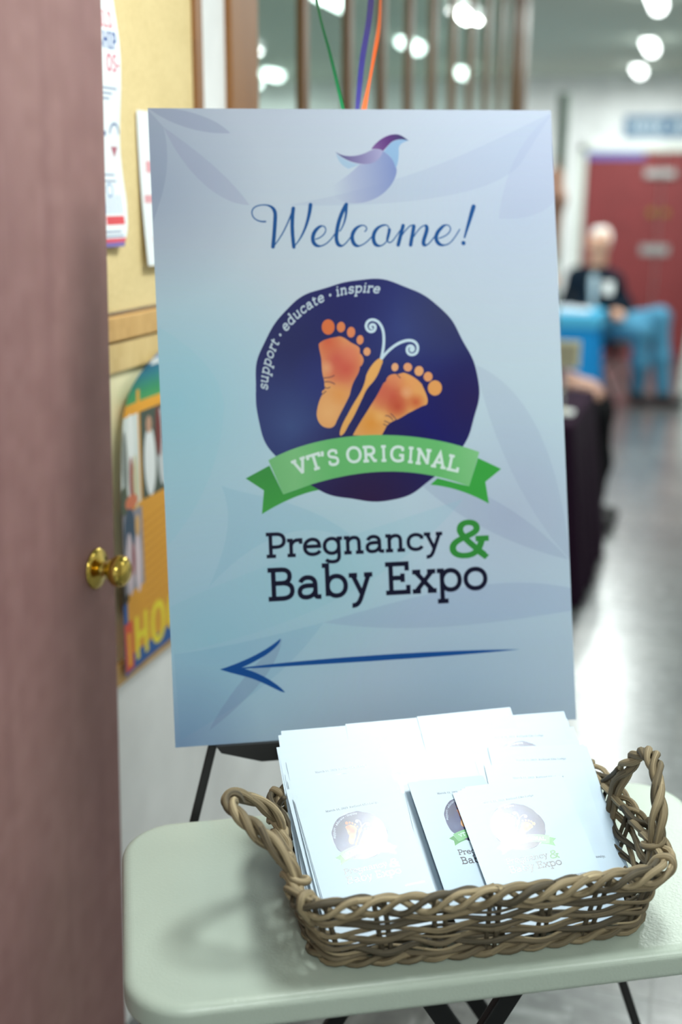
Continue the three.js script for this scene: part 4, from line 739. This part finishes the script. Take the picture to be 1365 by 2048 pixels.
function seatedMan() {
  const t = thing('person', 'white-haired seated person in dark jacket and blue jeans before the red doors', 'person', [-0.842, 0, -9.42]); t.scale.setScalar(0.97);
  const torso = [[[-0.02, 0.60, -0.02, 0.145], [-0.07, 0.82, 0.0, 0.15]], [[-0.07, 0.82, 0.0, 0.15], [-0.09, 0.97, 0.0, 0.13]], [[-0.235, 1.0, -0.01, 0.062], [0.055, 0.975, 0.02, 0.062]], [[-0.09, 1.02, -0.01, 0.07], [-0.085, 1.13, 0.02, 0.054]]];
  const armR = [[[0.06, 0.965, 0.02, 0.058], [0.165, 0.775, 0.0, 0.045]], [[0.165, 0.775, 0.0, 0.045], [0.10, 0.755, 0.21, 0.03]]];
  const armL = [[[-0.24, 0.99, -0.01, 0.058], [-0.32, 0.76, 0.02, 0.045]], [[-0.32, 0.76, 0.02, 0.045], [-0.10, 0.745, 0.23, 0.03]]];
  const legR = [[[0.03, 0.60, 0.0, 0.095], [0.45, 0.71, 0.12, 0.068]], [[0.45, 0.71, 0.12, 0.064], [0.485, 0.40, 0.14, 0.058]], [[0.485, 0.40, 0.14, 0.058], [0.52, 0.13, 0.12, 0.044]]];
  const legL = [[[-0.03, 0.59, 0.04, 0.095], [0.33, 0.62, 0.30, 0.068]], [[0.33, 0.62, 0.30, 0.064], [0.33, 0.36, 0.24, 0.058]], [[0.33, 0.36, 0.24, 0.058], [0.32, 0.13, 0.12, 0.044]]];
  const hc = [-0.075, 1.275, 0.035], yaw = -0.55;
  const body = field(0.014, 0.05, [...torso, ...armR, ...armL, ...legR, ...legL]);
  const hr = field(0.004, 0.010, handBones([0.10, 0.76, 0.215], [0.35, -0.05, 0.9], [0, -1, 0], 1)), hl = field(0.004, 0.010, handBones([-0.095, 0.75, 0.235], [0.85, 0.05, 0.4], [0, -1, 0], -1));
  part('body', mergeGeometries([body, hr, hl, headGeo(hc, yaw)]), M.skin, t);
  part('eyes', eyes(hc, yaw), std(0x3a3a3a, { roughness: 0.2 }), t);
  part('hair', hairGeo(hc, yaw, false), M.hairWhite, t);
  part('jacket', field(0.014, 0.05, grow([torso[0], torso[1], torso[2], ...armR, ...armL].map(([a, b], i) => i === 0 ? [[a[0], a[1] + 0.02, a[2], a[3]], b] : [a, b]), 0.016)), fabric(0x101c28), t);
  const shirt = part('shirt_front', field(0.008, 0.03, [[[-0.085, 1.0, 0.125, 0.035], [-0.075, 0.74, 0.155, 0.04]], [[-0.10, 1.05, 0.07, 0.03], [-0.05, 1.05, 0.07, 0.03]]]), fabric(0xaec2cc), t);
  const bg = rbox(0.075, 0.1, 0.004, 0.002); bg.rotateX(-0.15); bg.translate(0.035, 0.93, 0.158); part('name_badge', bg, M.white, t);
  part('jeans', field(0.014, 0.05, grow([...legR, ...legL, [[-0.02, 0.60, -0.02, 0.14], [-0.02, 0.66, -0.02, 0.13]]], 0.012)), fabric(0x4d88a6), t);
  for (const [x, z, a] of [[0.53, 0.12, 0.35], [0.325, 0.11, 0.2]]) { const c = Math.cos(a), s = Math.sin(a); part('shoe', field(0.008, 0.03, [[[x - 0.03 * c, 0.055, z - 0.03 * s, 0.045], [x + 0.14 * c, 0.042, z + 0.14 * s, 0.038]], [[x - 0.02 * c, 0.1, z - 0.02 * s, 0.045], [x, 0.06, z, 0.045]]]), std(0x0d0d0e, { roughness: 0.4 }), t); }
  return t;
}
seatedMan();
{
  const t = thing('person', 'seated person in purple top and black trousers behind the dark table', 'person', [-0.88, 0, -5.72]);
  const torso = [[[0.02, 0.56, 0, 0.13], [0.02, 0.78, 0, 0.13]], [[0.02, 0.78, 0, 0.13], [0.0, 0.96, 0, 0.11]], [[0.0, 0.98, -0.15, 0.05], [0.0, 0.98, 0.15, 0.05]], [[0.0, 1.0, 0, 0.06], [0.01, 1.1, 0, 0.05]]];
  const arms = [-1, 1].map((s) => [[[0, 0.97, s * 0.16, 0.05], [0.06, 0.74, s * 0.2, 0.04]], [[0.06, 0.74, s * 0.2, 0.04], [0.24, 0.72, s * 0.09, 0.028]]]).flat();
  const legs = [-1, 1].map((s) => [[[0.03, 0.53, s * 0.08, 0.09], [0.36, 0.56, s * 0.09, 0.065]], [[0.36, 0.56, s * 0.09, 0.062], [0.375, 0.3, s * 0.09, 0.055]], [[0.375, 0.3, s * 0.09, 0.055], [0.37, 0.11, s * 0.09, 0.042]]]).flat();
  const hc = [0.03, 1.22, 0], yaw = Math.PI / 2, hands = [-1, 1].map((s) => field(0.004, 0.010, handBones([0.245, 0.715, s * 0.085], [0.95, -0.12, -s * 0.2], [0, -1, 0], s)));
  part('body', mergeGeometries([field(0.014, 0.05, [...torso, ...arms, ...legs]), ...hands, headGeo(hc, yaw)]), std(0xd3a38e, { roughness: 0.6 }), t);
  part('eyes', eyes(hc, yaw), std(0x3a3a3a, { roughness: 0.2 }), t);
  part('hair', hairGeo(hc, yaw, true), std(0x5a4232, { roughness: 0.8 }), t);
  part('blouse', field(0.014, 0.05, grow([torso[0], torso[1], torso[2], ...arms.map(([a, b], i) => i % 2 ? [a, [a[0] + (b[0] - a[0]) * 0.6, a[1] + (b[1] - a[1]) * 0.6, a[2] + (b[2] - a[2]) * 0.6, 0.035]] : [a, b])], 0.014)), fabric(0x5a3a5c), t);
  part('trousers', field(0.014, 0.05, grow([...legs, [[0.02, 0.55, 0, 0.125], [0.02, 0.6, 0, 0.12]]], 0.013)), fabric(0x0a0a0d), t);
  for (const s of [-1, 1]) part('shoe', field(0.008, 0.03, [[[0.35, 0.05, s * 0.09, 0.04], [0.47, 0.038, s * 0.09, 0.034]], [[0.36, 0.09, s * 0.09, 0.04], [0.37, 0.06, s * 0.09, 0.04]]]), std(0x0b0b0c, { roughness: 0.4 }), t);
}
// folding chairs under them
function foldingChair(label, pos, turn, seatY) {
  const t = thing('folding_chair', label, 'chair', pos, turn);
  part('seat', rboxAt(-0.21, 0.21, seatY - 0.03, seatY, -0.2, 0.2, 0.012), M.black, t);
  part('backrest', rboxAt(-0.235, -0.21, seatY + 0.16, seatY + 0.42, -0.2, 0.2, 0.01), M.black, t);
  for (const s of [-1, 1]) { part('leg', bar(V(-0.23, seatY + 0.42, s * 0.205), V(0.2, 0.0, s * 0.205), 0.012), M.blackMetal, t); part('leg', bar(V(0.15, seatY - 0.02, s * 0.19), V(-0.23, 0.0, s * 0.19), 0.012), M.blackMetal, t); }
  part('stretcher', bar(V(0.13, 0.12, -0.2), V(0.13, 0.12, 0.2), 0.008), M.blackMetal, t);
  return t;
}
foldingChair('black folding chair under the seated person in jeans', [-0.842, 0, -9.46], -0.25, 0.455);
foldingChair('black folding chair under the seated person in purple', [-0.86, 0, -5.72], 0, 0.435);

// ---------------------------------------------------------------- tables and stands of the far hall
function clothTable(label, x0, x1, z0, z1, h, flare, mat, topMat, drop) {
  const t = thing('draped_table', label, 'table', [(x0 + x1) / 2, 0, (z0 + z1) / 2]);
  const hw = (x1 - x0) / 2, hd = (z1 - z0) / 2, per = 160, rows = 14, pos = [], idx = [];
  const ring = (o, y, fold) => { for (let i = 0; i < per; i++) { const s = i / per * 4, k = Math.floor(s), f = s - k, a = [[-hw, hd], [hw, hd], [hw, -hd], [-hw, -hd]], p = a[k], q = a[(k + 1) % 4]; let x = p[0] + (q[0] - p[0]) * f, z = p[1] + (q[1] - p[1]) * f; const nx = k === 1 ? 1 : k === 3 ? -1 : 0, nz = k === 0 ? 1 : k === 2 ? -1 : 0, w = fold * Math.sin(i * 0.9 + k) + fold * 0.6 * Math.sin(i * 0.37 + 1); const e = Math.min(f, 1 - f) < 0.02 ? 1 : 0; x += nx * (o + w) + (e ? Math.sign(x) * o * (nx ? 0 : 1) : 0); z += nz * (o + w) + (e ? Math.sign(z) * o * (nz ? 0 : 1) : 0); pos.push(x, y, z); } };
  for (let r = 0; r <= rows; r++) { const v = r / rows; ring(0.004 + flare * v, h - v * (h - 0.012), 0.012 * v); }
  for (let r = 0; r < rows; r++) for (let i = 0; i < per; i++) { const a = r * per + i, b = r * per + (i + 1) % per; idx.push(a, a + per, b, b, a + per, b + per); }
  const g = new THREE.BufferGeometry(); g.setAttribute('position', new THREE.Float32BufferAttribute(pos, 3)); g.setIndex(idx); g.computeVertexNormals();
  mat.side = THREE.DoubleSide; part('tablecloth', g, mat, t);
  part('tabletop', rboxAt(-hw - 0.006, hw + 0.006, h - 0.03, h + 0.002, -hd - 0.006, hd + 0.006, 0.004), topMat, t);
  if (drop) part('table_topper', rboxAt(-hw - 0.03, hw + 0.03, h - drop, h + 0.006, -hd - 0.03, hd + 0.03, 0.012), topMat, t);
  for (const [a, b] of [[-1, -1], [-1, 1], [1, -1], [1, 1]]) part('leg', bar(V(a * (hw - 0.06), 0, b * (hd - 0.06)), V(a * (hw - 0.06), h - 0.03, b * (hd - 0.06)), 0.014), M.blackMetal, t);
  return t;
}
clothTable('table draped in dark purple cloth beside the glass screen', -0.96, -0.50, -5.35, -4.52, 0.735, 0.09, fabric(0x1c0a1c), fabric(0x2a1228));
clothTable('table draped in bright blue cloth left of the person in jeans', -2.3, -0.835, -9.18, -8.7, 0.745, 0.04, fabric(0x1b7fbe), fabric(0x4fa6cc), 0.1);
clothTable('pale draped table at the right edge in front of the red doors', -0.18, 1.3, -10.6, -9.95, 0.72, 0.04, fabric(0xdfe9e2), fabric(0xb9d8cc));
{
  const t = thing('table_card', 'beige framed card standing on the dark purple table', 'card', [-0.565, 0.741, -4.72]);
  part('frame', rboxAt(-0.06, 0.06, 0.19, 0.30, -0.008, 0.008, 0.003), std(0xc7bfa0, { roughness: 0.6 }), t);
  part('print', rboxAt(-0.045, 0.045, 0.2, 0.285, 0.008, 0.0095, 0.0005), std(0x9a917a, { roughness: 0.7 }), t);
  part('stem', bar(V(0, 0.01, 0), V(0, 0.19, 0), 0.006), M.steel, t);
  part('base', rboxAt(-0.05, 0.05, 0, 0.012, -0.04, 0.04, 0.004), M.white, t);
}
{
  const t = thing('paper_flower', 'cream paper flowers on the front corner of the purple table', 'decoration', [-0.56, 0.741, -4.56]);
  for (const [x, y, z, r] of [[0.0, 0.03, 0.0, 0.032], [-0.05, 0.028, 0.02, 0.03], [-0.02, 0.10, -0.03, 0.026]]) {
    const gs = []; for (let k = 0; k < 9; k++) { const p = new THREE.SphereGeometry(r * 0.55, 10, 8); p.scale(1, 0.35, 0.7); p.translate(r * 0.6, 0, 0); p.rotateZ(0.5); p.rotateY(k / 9 * Math.PI * 2); p.translate(x, y, z); gs.push(p); }
    part(numbered('bloom'), mergeGeometries(gs), std(0xe6e2c6, { roughness: 0.8 }), t); part(numbered('stem'), bar(V(x, 0, z), V(x, y, z), 0.004), std(0x55604a), t);
  }
}
{
  const t = thing('paper_stack', 'white papers lying on the blue draped table', 'papers', [-1.0, 0.752, -8.9]);
  part('sheets', rboxAt(-0.12, 0.1, 0, 0.02, -0.1, 0.1, 0.002), std(0xe6ebf0, { roughness: 0.7 }), t);
  const s = rboxAt(-0.2, 0.0, 0.02, 0.028, -0.14, 0.06, 0.001); s.rotateY(0.3); part('sheets', s, std(0xc9d3dc, { roughness: 0.7 }), t);
}
{
  const t = thing('coat_stand', 'dark coat stand whose post shows past the sign edge', 'coat stand', [-0.93, 0, -7.0]);
  part('post', rboxAt(-0.03, 0.03, 0.03, 2.16, -0.03, 0.03, 0.008), std(0x5c6a60, { roughness: 0.6 }), t);
  for (const [x, z] of [[0.2, 0.2], [-0.2, 0.2], [0.2, -0.2], [-0.2, -0.2]]) part('foot', bar(V(0, 0.1, 0), V(x, 0.014, z), 0.014), M.oakDark, t);
  for (const [x, z] of [[0.0, 0.13], [-0.13, 0], [0, -0.13]]) part('hook', sweep(smoothPts([V(0, 1.72, 0), V(x * 0.7, 1.73, z * 0.7), V(x, 1.8, z)], 12), () => 0.009, 8), M.oakDark, t);
  const c = new THREE.Mesh(field(0.012, 0.05, [[[-0.01, 1.7, 0.1, 0.05], [-0.03, 1.6, 0.12, 0.08]], [[-0.12, 1.58, 0.12, 0.07], [0.0, 1.58, 0.12, 0.05]], [[-0.1, 1.55, 0.12, 0.08], [-0.13, 1.27, 0.13, 0.1]], [[-0.02, 1.55, 0.12, 0.07], [-0.05, 1.27, 0.13, 0.08]]]), fabric(0x9a7766)); c.name = 'coat'; c.position.copy(t.position); c.castShadow = c.receiveShadow = true; scene.add(c); tag(c, 'rosy brown coat hanging on the coat stand at the sign edge', 'coat');
  const w = new THREE.Mesh(field(0.012, 0.04, [[[-0.12, 1.2, 0.05, 0.06], [-0.14, 0.9, 0.06, 0.09]], [[-0.03, 1.2, 0.05, 0.05], [-0.03, 0.9, 0.06, 0.06]], [[-0.02, 1.71, -0.1, 0.03], [-0.07, 1.2, -0.02, 0.06]]]), fabric(0xd5dedc)); w.name = 'scarf'; w.position.copy(t.position); w.castShadow = w.receiveShadow = true; scene.add(w); tag(w, 'pale cloth hanging below the brown coat on the coat stand', 'cloth');
}
{
  const t = thing('wall_sign', 'blue sign with a pale line of lettering above the red doors', 'sign', [-0.5, 2.23, -12.0]);
  part('sign_board', rboxAt(-0.5, 0.5, -0.1, 0.1, 0.0, 0.02, 0.004), std(0x4d7496, { roughness: 0.5 }), t);
  const gs = []; let px = -0.43; while (px < 0.42) { const w = rr(0.03, 0.06); if (rnd() > 0.14) gs.push(box(px, px + w, -0.035, 0.035, 0.02, 0.024)); px += w + 0.018; }
  part('lettering', mergeGeometries(gs), std(0xdce8ee), t);
}
{
  const m = new THREE.Mesh(rboxAt(-1.33, -0.78, 1.93, 1.995, -11.952, -11.945, 0.002), std(0x6a68b8, { roughness: 0.5 })); m.name = 'paper_streamer'; m.castShadow = m.receiveShadow = true; scene.add(m); tag(m, 'violet paper strip across the top of the left red door', 'streamer');
}

renderer.render(scene, camera);
